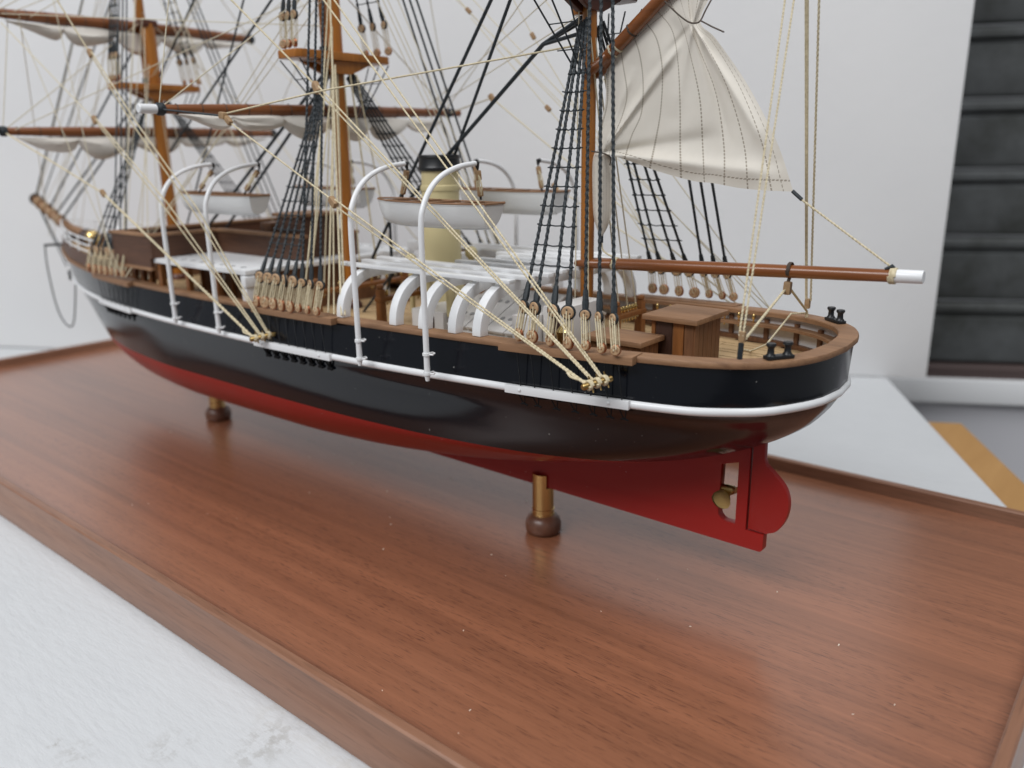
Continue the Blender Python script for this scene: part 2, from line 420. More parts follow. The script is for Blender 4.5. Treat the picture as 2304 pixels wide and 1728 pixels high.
# roller shutter behind, to the right of the panel
sh0 = wb - wn * 0.95
sh = Thing('roller_shutter', 'dark grey roller shutter with horizontal slats right of the white panel', 'shutter', (sh0[0] + 0.8, sh0[1] + 0.4, 0))
def shut_slat(z0, z1, mi):
    b_ = MB(); G = []
    for zz, dd in ((z0, 0.0), (z0 + 0.012, 0.028), (z0 + 0.035, 0.036), ((z0 + z1) / 2, 0.034), (z1 - 0.10, 0.036), (z1 - 0.088, 0.012), (z1 - 0.07, 0.012), (z1 - 0.058, 0.04), (z1 - 0.03, 0.04), (z1, 0.0)):
        row = []
        for k in range(2):
            p = sh0 - wd_ * 0.6 + wd_ * 3.4 * k + wn * dd; row.append((p[0], p[1], zz))
        G.append(row)
    b_.grid(G)
    p = sh0 - wd_ * 0.6; p2 = p + wd_ * 3.4
    b_.add([(p[0], p[1], z0), (p2[0], p2[1], z0), (p2[0], p2[1], z1), (p[0], p[1], z1)], [(0, 1, 2, 3)])
    sh.part('slat', b_, mi)
zb = -0.22
shut_slat(zb - 0.09, zb, 'rust')
k = 0
while zb < 2.6:
    shut_slat(zb, zb + 0.362, 'shutter'); zb += 0.366; k += 1
# white ledge and plaster wall below the shutter
q = MB(); p = sh0 - wd_ * 0.6; p2 = sh0 + wd_ * 2.8
flat_quad(q, [p + wn * 0.10, p2 + wn * 0.10, p2 - wn * 0.1, p - wn * 0.1], -0.45, -0.312)
single('window_ledge', q, 'white', 'white ledge below the dark roller shutter', 'ledge', bevel=0.01)
q = MB(); flat_quad(q, [p + wn * 0.04, p2 + wn * 0.04, p2 - wn * 0.1, p - wn * 0.1], -4.3, -0.453)
single('wall_right', q, 'plaster', kind='structure')

# ================================================================== DISPLAY BASE
bx0, bx1, by0, by1 = -4.49, -0.114, 0.815, 2.43
ba = Thing('display_base', 'polished mahogany display base with raised rim carrying the ship model', 'base', (-2.3, CY, ZF))
q = MB(); q.span(bx0 - 0.012, bx1 + 0.012, by0 - 0.012, by1 + 0.012, ZF + 0.001, 0.0); ba.part('panel', q, 'board')
rt = 0.025
def rim(a, b, nrm, matn, ext):
    """moulding: flat top, small step, cove and foot"""
    a = np.array(a, float); b = np.array(b, float); nrm = np.array(nrm, float); d = (b - a) / np.linalg.norm(b - a)
    prof = [(0, -0.004), (0, 0.036), (0.004, 0.040), (rt - 0.004, 0.040), (rt, 0.036), (rt, 0.0), (rt + 0.003, -0.012), (rt + 0.006, -0.03), (rt + 0.007, -0.074), (rt + 0.004, ZF), (0, ZF)]
    m_ = MB(); n = len(prof); V = []
    for p, sg in ((a, -1), (b, 1)):
        for o_, z in prof:
            w_ = p + nrm * o_ + d * sg * (o_ if ext else 0); V.append((w_[0], w_[1], z))
    m_.add(V, [tuple(range(n)), tuple(range(2 * n - 1, n - 1, -1))] + [(i, (i + 1) % n, (i + 1) % n + n, i + n) for i in range(n)])
    ba.part('rim_moulding', m_, matn, angle=30)
rim((bx0, by0), (bx1, by0), (0, -1), 'board_rim', True)
rim((bx0, by1), (bx1, by1), (0, 1), 'board_rim', True)
rim((bx0, by0), (bx0, by1), (-1, 0), 'board_rim_y', True)
rim((bx1, by0), (bx1, by1), (1, 0), 'board_rim_y', True)
# specks of dust on the board
q = MB()
for k in range(46):
    x = rng.uniform(-2.9, -0.2); y = rng.uniform(0.86, 1.75); s_ = rng.uniform(0.0007, 0.0024); a_ = rng.uniform(0, PI)
    q.box((x, y, s_ * 0.35), (s_ * rng.uniform(1, 3.2), s_, s_ * 0.7), a_)
single('dust', q, 'dust', 'pale dust specks scattered over the mahogany base', 'dust', kind='stuff', smooth=False)

# ================================================================== PEDESTALS
def pedestal(x, label):
    t = Thing('pedestal', label, 'pedestal', (x, CY, 0), 'brass pedestals under the keel')
    f_ = MB(); f_.lathe([(0.041, 0.0), (0.047, 0.005), (0.049, 0.016), (0.049, 0.028), (0.044, 0.041), (0.036, 0.050), (0.031, 0.052)], (x, CY, 0.0006), n=32); t.part('foot', f_, 'foot', angle=50)
    b_ = MB(); b_.lathe([(0.0305, 0.050), (0.0305, 0.056), (0.0296, 0.057), (0.0296, 0.068), (0.0305, 0.0685), (0.0305, 0.071), (0.0290, 0.072), (0.0290, 0.135)], (x, CY, 0), n=32)
    tu = t.part('brass_tube', b_, 'brass', angle=35)
    for s_ in (-1, 1):      # two cheeks that clasp the keel
        c_ = MB(); n = 10; V = []
        for z in (0.135, 0.172 if s_ < 0 else 0.158):
            for r in (0.0290, 0.0245):
                for j in range(n + 1):
                    th = (-PI / 2 if s_ < 0 else PI / 2) + (j / n - 0.5) * 1.9
                    V.append((x + r * math.cos(th), CY + r * math.sin(th), z))
        m_ = n + 1; F = []
        for j in range(n):
            F += [(j, j + 1, 2 * m_ + j + 1, 2 * m_ + j), (m_ + j, 3 * m_ + j, 3 * m_ + j + 1, m_ + j + 1), (2 * m_ + j, 2 * m_ + j + 1, 3 * m_ + j + 1, 3 * m_ + j), (j, m_ + j, m_ + j + 1, j + 1)]
        F += [(0, 2 * m_, 3 * m_, m_), (n, m_ + n, 3 * m_ + n, 2 * m_ + n)]
        c_.add(V, F); t.part('cheek', c_, 'brass', tu, angle=35)
pedestal(-1.245, 'brass and wood pedestal under the aft keel, nearer the rudder')
pedestal(-2.86, 'brass and wood pedestal under the forward keel, half hidden by the red hull')

# ================================================================== SHIP
ship = Thing('ship_model', 'wooden three-masted steam ship model with black hull, red bottom and buff funnel', 'ship model', (-2.2, CY, 0.137))
SP = ship.part
# ---- hull lines: half-breadth tables per level (x, b), stern to bow
LEV = [
 ([(-1.60, .16), (-3.34, .165)], [(-1.6, 0), (-1.8, .045), (-2.05, .078), (-2.5, .085), (-2.8, .07), (-3.05, .04), (-3.34, 0)]),
 ([(-1.30, .20), (-3.47, .20)], [(-1.3, 0), (-1.4, .07), (-1.55, .125), (-1.78, .175), (-2.0, .198), (-2.5, .205), (-2.8, .185), (-3.05, .138), (-3.28, .068), (-3.47, 0)]),
 ([(-1.10, .245), (-3.57, .245)], [(-1.10, 0), (-1.17, .075), (-1.27, .135), (-1.42, .192), (-1.63, .24), (-2.0, .274), (-2.5, .28), (-2.8, .253), (-3.05, .2), (-3.28, .12), (-3.46, .045), (-3.57, 0)]),
 ([(-.91, .295), (-3.65, .295)], [(-.91, 0), (-.97, .08), (-1.04, .137), (-1.14, .192), (-1.29, .243), (-1.47, .281), (-1.7, .311), (-2.0, .325), (-2.5, .325), (-2.8, .296), (-3.05, .247), (-3.28, .168), (-3.46, .09), (-3.58, .03), (-3.65, 0)]),
 ([(-.735, .345), (-3.72, .345)], [(-.735, 0), (-.775, .08), (-.835, .145), (-.91, .197), (-1.0, .238), (-1.1, .27), (-1.25, .302), (-1.45, .328), (-1.7, .344), (-2.0, .35), (-2.45, .35), (-2.8, .322), (-3.05, .273), (-3.28, .2), (-3.46, .118), (-3.62, .04), (-3.72, 0)]),
 ([(-.618, .40), (-3.80, .40)], [(-.618, 0), (-.64, .07), (-.68, .13), (-.75, .19), (-.85, .233), (-1.0, .27), (-1.15, .298), (-1.4, .334), (-1.7, .355), (-2.0, .362), (-2.5, .356), (-2.85, .325), (-3.1, .277), (-3.37, .19), (-3.56, .105), (-3.72, .033), (-3.80, 0)]),
 ([(-.535, .465), (-3.885, .455)], [(-.535, 0), (-.545, .055), (-.573, .112), (-.62, .168), (-.71, .225), (-.9, .276), (-1.1, .306), (-1.4, .337), (-1.7, .358), (-2.0, .367), (-2.5, .36), (-2.85, .33), (-3.1, .288), (-3.38, .208), (-3.62, .115), (-3.79, .045), (-3.885, 0)]),
 ([(-.493, .526), (-.57, .525), (-.7, .524), (-.82, .522), (-1.1, .514), (-1.6, .506), (-2.1, .504), (-2.7, .504), (-3.3, .505), (-3.97, .512)], [(-.493, 0), (-.498, .06), (-.511, .108), (-.531, .152), (-.56, .2), (-.605, .24), (-.69, .287), (-.81, .311), (-1.1, .337), (-1.4, .358), (-1.7, .370), (-2.0, .377), (-2.4, .370), (-2.85, .338), (-3.1, .3), (-3.4, .228), (-3.68, .13), (-3.86, .05), (-3.97, 0)]),
 ([(-.490, .612), (-.6, .611), (-.7, .610), (-.9, .605), (-1.1, .600), (-1.6, .592), (-2.1, .588), (-2.7, .587), (-3.3, .593), (-4.05, .612)], [(-.490, 0), (-.494, .06), (-.505, .115), (-.522, .16), (-.543, .196), (-.58, .234), (-.627, .264), (-.7, .291), (-.83, .311), (-1.1, .332), (-1.5, .348), (-2.0, .356), (-2.5, .349), (-2.8, .332), (-3.1, .297), (-3.4, .238), (-3.7, .147), (-3.9, .07), (-4.05, 0)]),
]
NT = 121
tt = np.linspace(0, 1, NT); ww = 0.75 * (0.5 - 0.5 * np.cos(PI * tt)) + 0.25 * tt
def level_curve(k, w=ww):
    zt, bt = LEV[k]; xs = np.array([p[0] for p in bt]); bs = np.array([p[1] for p in bt])
    x = xs[0] + (xs[-1] - xs[0]) * w
    b = np.maximum(pchip(-xs, bs, -x), 0); b[0] = b[-1] = 0
    z = pchip([-p[0] for p in zt], [p[1] for p in zt], -x) if len(zt) > 2 else zt[0][1] + (zt[1][1] - zt[0][1]) * w
    return np.stack([x, b, z], 1)
def inset(C, d):
    """move a full level curve inward by d (the tables give the outside of the mouldings)"""
    P = np.vstack([np.stack([C[::-1, 0], -C[::-1, 1]], 1), np.stack([C[1:, 0], C[1:, 1]], 1)])
    T = np.gradient(P, axis=0); T /= np.maximum(np.linalg.norm(T, axis=1)[:, None], 1e-9)
    P = P - np.stack([T[:, 1], -T[:, 0]], 1) * d; Q = C.copy(); Q[:, 0] = P[NT - 1:, 0]; Q[:, 1] = np.maximum(P[NT - 1:, 1], 0); Q[0, 1] = Q[-1, 1] = 0; Q[-1, 0] = C[-1, 0] + d * 2
    return Q
RAIL = inset(level_curve(8), 0.0075); STRIP = inset(level_curve(7), 0.007)
def rail_b(x): return float(pchip(-RAIL[:, 0], RAIL[:, 1], -x))
def rail_z(x): return float(pchip(-RAIL[:, 0], RAIL[:, 2], -x))
def strip_b(x): return float(pchip(-STRIP[:, 0], STRIP[:, 1], -x))
def strip_z(x): return float(pchip(-STRIP[:, 0], STRIP[:, 2], -x))
LC = np.array([level_curve(k) for k in range(7)] + [STRIP, RAIL])
keel = np.array([level_curve(0)])[0].copy(); keel[:, 1] = 0; keel[:, 2] -= 0.005
LC = np.concatenate([keel[None], LC], 0)
lev_pos = np.arange(10.0); sub = 4
li = np.linspace(0, 9, 9 * sub + 1)
HG = np.zeros((len(li), NT, 3))
for j in range(NT):
    for c_ in range(3): HG[:, j, c_] = pchip(lev_pos, LC[:, j, c_], li)
WLI = 5 * sub      # index of the waterline level
def hull_part(name, i0, i1, matn):
    m_ = MB(); near = HG[i0:i1 + 1].copy(); far = near.copy()
    near[:, :, 1] = CY - near[:, :, 1]; far[:, :, 1] = CY + far[:, :, 1]
    m_.grid(near); m_.grid(far); return m_
hull = SP('hull_bottom', hull_part('hb', 0, WLI, 'red'), 'red', label='red painted lower hull', angle=60)
hull_up = SP('hull_side', hull_part('hs', WLI, 9 * sub, 'black'), 'black', label='glossy black upper hull side', angle=60)
# ---- keel, deadwood, rudder, screw
def arc(cx, cz, r, a0, a1, n=8): return [(cx + r * math.cos(a0 + (a1 - a0) * i / n), cz + r * math.sin(a0 + (a1 - a0) * i / n)) for i in range(n + 1)]
hole = [(-.693, .187), (-.693, .335), (-.733, .322), (-.735, .215)] + arc(-.715, .207, .02, PI, 1.5 * PI, 6)
fin = [(-3.45, .19), (-3.3, .15), (-3.1, .137), (-.632, .137)] + arc(-.634, .145, .008, -PI / 2, 0, 4) + [(-.626, .179), (-.668, .179), (-.668, .40), (-.72, .375), (-.85, .32), (-1.1, .25), (-1.4, .19), (-2.0, .165), (-3.0, .165)]
q = MB(); q.plate(fin, 0.022, 'xz', CY, [hole]); SP('keel', q, 'red', bevel=0.0022)
rud = [(-.664, .183), (-.622, .182)] + smooth_path([(-.622, .182), (-.598, .196), (-.581, .228), (-.577, .265), (-.587, .297), (-.61, .322), (-.632, .34)], 5).tolist()[1:] + [(-.637, .352), (-.639, .415), (-.664, .415)]
q = MB(); q.plate([tuple(p) for p in rud], 0.017, 'xz', CY); SP('rudder', q, 'red', bevel=0.002)
pr = MB(); pr.lathe([(0.002, -0.022), (0.008, -0.016), (0.010, 0.0), (0.010, 0.016), (0.006, 0.02)], (-.722, CY, .262), (1, 0, 0), 14); prop = SP('propeller', pr, 'brass_old', label='small brass screw propeller')
for a_ in (PI / 2, PI * 1.17, PI * 1.83):
    b_ = MB(); G = []
    for i, (rr, w_) in enumerate(((0.006, .007), (0.018, .015), (0.03, .021), (0.042, .021), (0.05, .014), (0.054, .003))):
        row = []
        for s_ in (-1, 0, 1):
            pitch = 0.85 if abs(a_ - PI / 2) > .1 else 0.42
            x = -.722 + s_ * w_ * math.sin(pitch); tn = s_ * w_ * math.cos(pitch)
            row.append((x, CY + rr * math.cos(a_) - tn * math.sin(a_), .262 + rr * math.sin(a_) + tn * math.cos(a_)))
        G.append(row)
    G = np.array(G); b_.grid(G); b_.grid(G + np.array([0.003, 0, 0.0006])); SP('blade', b_, 'brass_old', prop)
# ---- swept mouldings following the hull
def sweep(curve, prof, sides=(-1, 1), closed_stern=True, i0=0, i1=NT):
    """profile (outward, up) swept along a level curve; runs round the stern as one piece"""
    C = curve[i0:i1]
    if len(sides) == 2 and closed_stern: path = np.vstack([np.stack([C[::-1, 0], CY - C[::-1, 1], C[::-1, 2]], 1), np.stack([C[1:, 0], CY + C[1:, 1], C[1:, 2]], 1)])
    else:
        s_ = sides[0]; path = np.stack([C[:, 0], CY + s_ * C[:, 1], C[:, 2]], 1)
        if s_ < 0: path = path[::-1]
    T = np.gradient(path[:, :2], axis=0); T /= np.maximum(np.linalg.norm(T, axis=1)[:, None], 1e-9)
    N = np.stack([T[:, 1], -T[:, 0]], 1)          # outward
    G = []
    for i in range(len(path)):
        G.append([(path[i, 0] + N[i, 0] * o_, path[i, 1] + N[i, 1] * o_, path[i, 2] + u_) for o_, u_ in prof])
    m_ = MB(); m_.grid(np.array(G), True)
    n = len(prof); k = len(G); m_.f += [tuple(range(n)), tuple(range((k - 1) * n, k * n))[::-1]]; m_.mi += [0, 0]
    return m_
half = [(0.0, -0.0072)] + [(0.0085 * math.sin(a_), -0.0088 * math.cos(a_)) for a_ in np.linspace(0.3, PI - 0.3, 7)] + [(0.0, 0.0072), (-0.006, 0.005), (-0.006, -0.005)]
SP('rubbing_strake', sweep(STRIP, half), 'white', label='white painted half-round rubbing strake round the hull')
CAPT = 0.0125
cap = [(0.0065, 0.0006), (0.008, 0.003), (0.008, 0.010), (0.0065, CAPT), (-0.031, CAPT), (-0.033, 0.010), (-0.033, 0.0006)]
SP('cap_rail', sweep(RAIL, cap, i1=NT - 3), 'rail', label='walnut cap rail round the bulwark', angle=35)
# inner bulwark (white), stanchions, pin rail and waterway along the inside
DZ = 0.540
MIDC = np.zeros((NT, 3)); MIDC[:, 2] = DZ         # hull line at deck height
for j in range(NT):
    for c_ in (0, 1): MIDC[j, c_] = np.interp(DZ, HG[5 * sub:, j, 2], HG[5 * sub:, j, c_])
def ring(curve, off, i0=0, i1=NT):
    """near side, round the stern, far side, moved inward by off"""
    C = curve[i0:i1]
    path = np.vstack([np.stack([C[::-1, 0], CY - C[::-1, 1], C[::-1, 2]], 1), np.stack([C[1:, 0], CY + C[1:, 1], C[1:, 2]], 1)])
    T = np.gradient(path[:, :2], axis=0); T /= np.maximum(np.linalg.norm(T, axis=1)[:, None], 1e-9)
    path[:, 0] -= T[:, 1] * off; path[:, 1] += T[:, 0] * off
    return path
ra = ring(RAIL, 0.013, 0, NT - 6); rb = ring(MIDC, 0.013, 0, NT - 6); ra[:, 2] += 0.001; rb[:, 2] = DZ - 0.004
m_ = MB(); m_.grid(np.array([ra, rb])); SP('inner_bulwark', m_, 'offwhite')
def inner_b(x): return float(pchip(-MIDC[:, 0], MIDC[:, 1], -x)) - 0.014
IN2 = HG[9 * sub - 1].copy()
IN2[:, 2] = IN2[:, 2] - 0.004
SP('pin_rail', sweep(IN2, [(-0.012, 0.0), (-0.012, 0.007), (-0.042, 0.007), (-0.042, 0.0)], i0=0, i1=NT - 16), 'rail', angle=35)
IN3 = MIDC.copy(); IN3[:, 2] = DZ
SP('waterway', sweep(IN3, [(-0.0135, 0.0), (-0.0135, 0.011), (-0.028, 0.011), (-0.028, 0.0)], i0=0, i1=NT - 16), 'house', angle=35)
stm = local_mesh('stanchion', MB().box((0, 0, 0), (0.011, 0.009, 0.05)), 'house')
for i in list(range(6, 60, 4)):
    for s_ in (-1, 1):
        j = (len(ra) // 2) + s_ * i; p = 0.55 * ring(IN2, 0.018, 0, NT - 6)[j] + 0.45 * rb[j]
        d = ra[min(j + 1, len(ra) - 1)] - ra[j - 1]
        ship.put('stanchion', stm, (p[0], p[1], DZ + 0.034), (0, 0, math.atan2(d[1], d[0])))
# ---- deck: planks
pw_ = 0.0215
rd = ring(MIDC, 0.012, 0, NT - 4); h_ = len(rd) // 2
m_ = MB(); n_ = h_ + 1
V = [(rd[h_ - i][0], rd[h_ - i][1], DZ - 0.006) for i in range(n_)] + [(rd[h_ + i][0], rd[h_ + i][1], DZ - 0.006) for i in range(n_)]
m_.add(V, [(i, i + 1, n_ + i + 1, n_ + i) for i in range(n_ - 1)])
deck = SP('deck', m_, 'caulk', label='laid deck of pale planks')
for k in range(-16, 17):
    yc = k * pw_; half_w = pw_ / 2 - 0.0011
    okx = [x for x in np.linspace(-.485, -3.85, 300) if inner_b(x) > abs(yc) + half_w + 0.004]
    if not okx: continue
    xa, xb = max(okx), min(okx)
    cuts = sorted({xa, xb, *[c_ for c_ in np.arange(-.6 - (k % 3) * .25, -4, -.8) if xb + .1 < c_ < xa - .1]}, reverse=True)
    for a_, b_ in zip(cuts[:-1], cuts[1:]):
        q = MB(); q.span(a_ - .0012, b_ + .0012, CY + yc - half_w, CY + yc + half_w, DZ - 0.010, DZ + 0.0004 * (k % 3))
        SP('plank', q, 'deck', deck)
#PART2
def mir(p): return (p[0], 2 * CY - p[1], p[2])
def at_s(px, py, y): return tuple(at_y(px, py, y))
# ---- wide rails (channels) that carry the deadeyes, and the white chain strips on the strake
def sub_curve(fb, fz, x0, x1, n=14):
    xs = np.linspace(x1, x0, n); return np.stack([xs, [fb(x) for x in xs], [fz(x) for x in xs]], 1)
CH = {'miz': (-1.095, -.785), 'main': (-1.965, -1.625), 'fore': (-3.03, -2.70)}
FAR_DX = {'miz': -.073, 'main': 0.0, 'fore': 0.0}       # the far channel of the mizzen sits further forward
for nm, (x0, x1) in CH.items():
    for s_ in (-1, 1):
        fd = FAR_DX[nm] if s_ > 0 else 0.0
        c_ = sub_curve(rail_b, rail_z, x0 + fd, x1 + fd)
        SP('channel', sweep(c_, [(0.0083, -0.002), (0.027, -0.002), (0.027, CAPT + 0.002), (-0.02, CAPT + 0.002), (-0.02, CAPT + 0.0005), (0.0083, CAPT + 0.0005)], (s_,), False, 0, 14), 'rail', angle=35, bevel=0.002)
        c_ = sub_curve(strip_b, strip_z, x0 + 0.01, x1 - 0.01)
        cs = SP('chain_strip', sweep(c_, [(0.003, -0.0088), (0.015, -0.0088), (0.015, 0.0095), (0.003, 0.0095)], (s_,), False, 0, 14), 'white', angle=35, bevel=0.0015)
        for x in (x0 + 0.05, x1 - 0.05):
            q = MB(); q.lathe([(0.0036, 0), (0.0036, 0.0012), (0.002, 0.0024)], (x, CY + s_ * (strip_b(x) + 0.0158), strip_z(x) + 0.001), (0, s_, 0), 10); SP('stud', q, 'white', cs)

# ---- masts
MX = {'fore': -3.03, 'main': -1.99, 'miz': -1.11}
def mast(nm, r0, r1, ztop, zcap, topmast_r):
    x = MX[nm]
    q = MB(); q.lathe([(r0, DZ - 0.01), (r0, DZ + 0.1), (r1, ztop), (r1 * 0.98, zcap)], (x, CY, 0), n=18); mo = SP('mast', q, 'mast')
    q = MB(); q.lathe([(r0 + 0.012, DZ), (r0 + 0.012, DZ + 0.012), (r0 + 0.004, DZ + 0.022), (r0, DZ + 0.022)], (x, CY, 0), n=18); SP('mast_collar', q, 'top', mo)
    q = MB(); q.box((x - 0.02, CY, zcap), (0.085, 0.055, 0.024)); SP('mast_cap', q, 'top', mo, bevel=0.004)
    q = MB(); q.lathe([(topmast_r, ztop - 0.01), (topmast_r, zcap + 0.1), (topmast_r * 0.75, 2.05)], (x - r1 - topmast_r - 0.004, CY, 0), n=14); SP('topmast', q, 'mast', mo)
    q = MB(); q.box((x - 0.03, CY, ztop + 0.028), (0.02, 0.05, 0.03)); SP('fid_block', q, 'black_metal', mo)
    return mo
def crosstree(nm, z, hl, hw, mo, m='mast', th=0.022):
    x = MX[nm]
    out = [(x - hw, CY - hl + .015), (x - hw + .012, CY - hl), (x + hw - .012, CY - hl), (x + hw, CY - hl + .015), (x + hw, CY + hl - .015), (x + hw - .012, CY + hl), (x - hw + .012, CY + hl), (x - hw, CY + hl - .015)]
    q = MB(); q.plate(out, th, 'xy', z); ct = SP('crosstree', q, m, mo, bevel=0.003)
    for s_ in (-1, 1):      # bibs under it
        q = MB(); q.plate([(CY - hl * .62, z - th / 2 - .001), (CY + hl * .62, z - th / 2 - .001), (CY + hl * .3, z - .036), (CY + .022, z - .046), (CY - .022, z - .046), (CY - hl * .3, z - .036)], 0.014, 'yz', x + s_ * (hw - 0.02)); SP('trestle', q, m, mo, bevel=0.002)
mo_f = mast('fore', 0.020, 0.024, 1.235, 1.46, 0.016); crosstree('fore', 1.243, 0.158, 0.05, mo_f)
mo_m = mast('main', 0.0185, 0.0215, 1.255, 1.455, 0.015); crosstree('main', 1.266, 0.170, 0.05, mo_m)
mo_z = mast('miz', 0.0158, 0.0165, 1.30, 1.5, 0.012); crosstree('miz', 1.340, 0.155, 0.036, mo_z, 'top', 0.026)

# ---- deadeyes, shrouds, ratlines
def deadeye_mesh(name, r, m1, m2):
    q = MB(); q.lathe([(r * .80, -.0055), (r * .93, -.004), (r * .93, .004), (r * .80, .0055)], (0, 0, 0), (0, 1, 0), 18, 0)
    k_ = 1.14 if m2 == 'rope_black' else 1.04
    q.lathe([(r * .93, -.0028), (r * k_, -.0022), (r * k_, .0022), (r * .93, .0028)], (0, 0, 0), (0, 1, 0), 18, 1, False)
    for a_ in (PI / 2, PI * 7 / 6, PI * 11 / 6):
        for s_ in (-1, 1): q.lathe([(r * .13, 0), (r * .13, .0004)], (r * .42 * math.cos(a_), s_ * .0056, r * .42 * math.sin(a_)), (0, s_, 0), 8, 1)
    return local_mesh(name, q, [m1, m2], angle=35)
DE = {}
for r in (0.0138, 0.0105, 0.0158, 0.0112):
    DE[r, 'u'] = deadeye_mesh('deadeye', r, 'deadeye', 'rope_black'); DE[r, 'l'] = deadeye_mesh('deadeye', r, 'deadeye', 'copper')
def shroud(topp, up, lo, r=0.0036, de=0.0138, twisted=False, chain=None, side=-1, lan=1.0):
    topp, up, lo = (np.array(p, float) for p in (topp, up, lo))
    d = topp - up; d /= np.linalg.norm(d)
    q = MB(); q.rope([up + d * de, topp], r, twisted)
    q.tube([up + d * de * 1.0, up + d * (de + .012), up + d * (de + .024), up + d * (de + .038)], [r * 1.9, r * 2.1, r * 1.8, r * 1.5], 7)
    so = SP('shroud', q, 'rope_black')
    e = up - lo; ez = math.atan2(e[0], e[2])
    for p, kd in ((up, 'u'), (lo, 'l')): ship.put('deadeye', DE[de, kd], p, (0, ez + random.uniform(-.15, .15), random.uniform(-.45, .45)), so)
    q = MB()
    for k in (-1, 0, 1):
        for yy in (-.0065, .0065):
            q.tube([up + np.array([k * de * .5, yy, -de * .25 + (k == 0) * de * .5]), lo + np.array([k * de * .45, yy, de * .3 - (k == 0) * de * .4])], (0.0012 if not twisted else 0.0014) * lan, 5)
    SP('lanyard', q, 'rope', so)
    if chain is not None:
        x = lo[0]; y0 = lo[1] ; xb = x + chain
        q = MB(); q.tube([(x, CY + side * (rail_b(x) + .021), rail_z(x) - .003), (xb, CY + side * (strip_b(xb) + .011), strip_z(xb) + .009)], 0.0013, 5)
        SP('chainplate', q, 'black_metal', so)
        kn = 0.55 if x > -1.2 else 1.25
        q = MB(); zc = strip_z(xb) - 0.0095; yb = CY + side * (strip_b(xb) + .008)
        for k in (-1, 1): q.tube([(xb + k * .008, yb, zc), (xb + k * .004, yb - side * .006, zc - .016), (xb + k * .0, yb - side * .008, zc - .024)], 0.0022 * kn, 5)
        q.tube([(xb - .009, yb - side * .009, zc - .025), (xb, yb - side * .008, zc - .022), (xb + .009, yb - side * .009, zc - .025)], [.003 * kn, .0045 * kn, .003 * kn], 6)
        SP('chain_knot', q, 'iron', so)
    return topp, up
def ratlines(sh, z0, z1, dz, over=0.010, r=0.0015):
    z = z0
    while z < z1:
        P = [u + (t - u) * (z - u[2]) / (t[2] - u[2]) for t, u in sh]
        d0 = P[0] - P[1]; d1 = P[-1] - P[-2]
        d0 /= np.linalg.norm(d0); d1 /= np.linalg.norm(d1)
        ov = over * random.uniform(.6, 1.2)
        pts = [P[0] + d0 * ov + np.array([0, 0, random.uniform(-.002, .003)])]
        for i, p in enumerate(P):
            pts.append(p)
            if i < len(P) - 1: pts.append((p + P[i + 1]) / 2 + np.array([0, 0, -0.0022 * random.uniform(.3, 1.3)]))
        pts.append(P[-1] + d1 * ov)
        q = MB(); q.tube(pts, r, 5)
        for p in P: q.tube([p + np.array([0, 0, -.004]), p, p + np.array([0, 0, .004])], [.003, .0055, .003], 6)
        SP('ratline', q, 'rope_black'); z += dz
def rig_side(nm, xs_lo, xs_up, ylo, yup, zlo, zup, hound, n_rat, topm, big, small, tw, r, z0, dz, zend, chain):
    for s_ in (-1, 1):
        f_ = (lambda p: p) if s_ < 0 else mir
        got = []
        for i, (xl, xu) in enumerate(zip(xs_lo, xs_up)):
            rat = i < n_rat; de = big if rat else small
            t = (hound[0] + 0.012 * (i - 1.5) / 2, hound[1] - 0.004, hound[2] + .004 * i) if rat else (topm[0] + 0.018 * (i - n_rat), topm[1], topm[2])
            fd = FAR_DX[nm] if s_ > 0 else 0.0
            got.append(shroud(f_(t), f_((xu + fd, yup, zup)), f_((xl + fd, ylo, zlo)), r, de, tw and s_ < 0, chain, s_))
        ratlines(got[:n_rat], z0, zend, dz)
rig_side('miz', (-1.049, -1.014, -.968, -.923, -.881, -.844, -.813), (-1.046, -1.017, -.970, -.934, -.893, -.860, -.827), 1.285, 1.299, .635, .692,
         (-1.105, 1.592, 1.265), 4, (-1.10, 1.61, 2.02), 0.0138, 0.0105, True, 0.0034, .775, .0385, 1.17, 0.004)
mxl = np.linspace(-1.932, -1.673, 8)
rig_side('main', mxl, mxl - 0.004, 1.246, 1.266, .621, .684, (-1.99, 1.582, 1.215), 5, (-1.97, 1.61, 2.02), 0.0158, 0.0112, True, 0.0031, .735, .036, 1.14, 0.02)
fxl = np.linspace(-2.985, -2.735, 7)
rig_side('fore', fxl, fxl - 0.004, CY - .352, CY - .332, .628, .69, (-3.03, 1.590, 1.195), 4, (-3.03, 1.61, 2.02), 0.0158, 0.0112, False, 0.0027, .735, .033, 1.12, 0.02)
# topmast shrouds standing on the crosstrees
def top_rig(nm, z, hl, zlen, rr):
    x = MX[nm]
    for s_ in (-1, 1):
        got = []
        for k in (-1, 0, 1):
            lo = np.array((x + k * (.05 if s_ > 0 else .026), CY + s_ * (hl - .012), z + .026)); up = lo + np.array((-.004, -s_ * .008, zlen))
            got.append(shroud((x - .04, CY + s_ * .01, 2.1), up, lo, rr, 0.0112, False, None, -1, .75))
        ratlines(got, z + zlen + .09, 1.75, .034, .008)
top_rig('fore', 1.243, 0.158, .075, 0.003); top_rig('main', 1.266, 0.170, .072, 0.003); top_rig('miz', 1.340, 0.155, .07, 0.003)
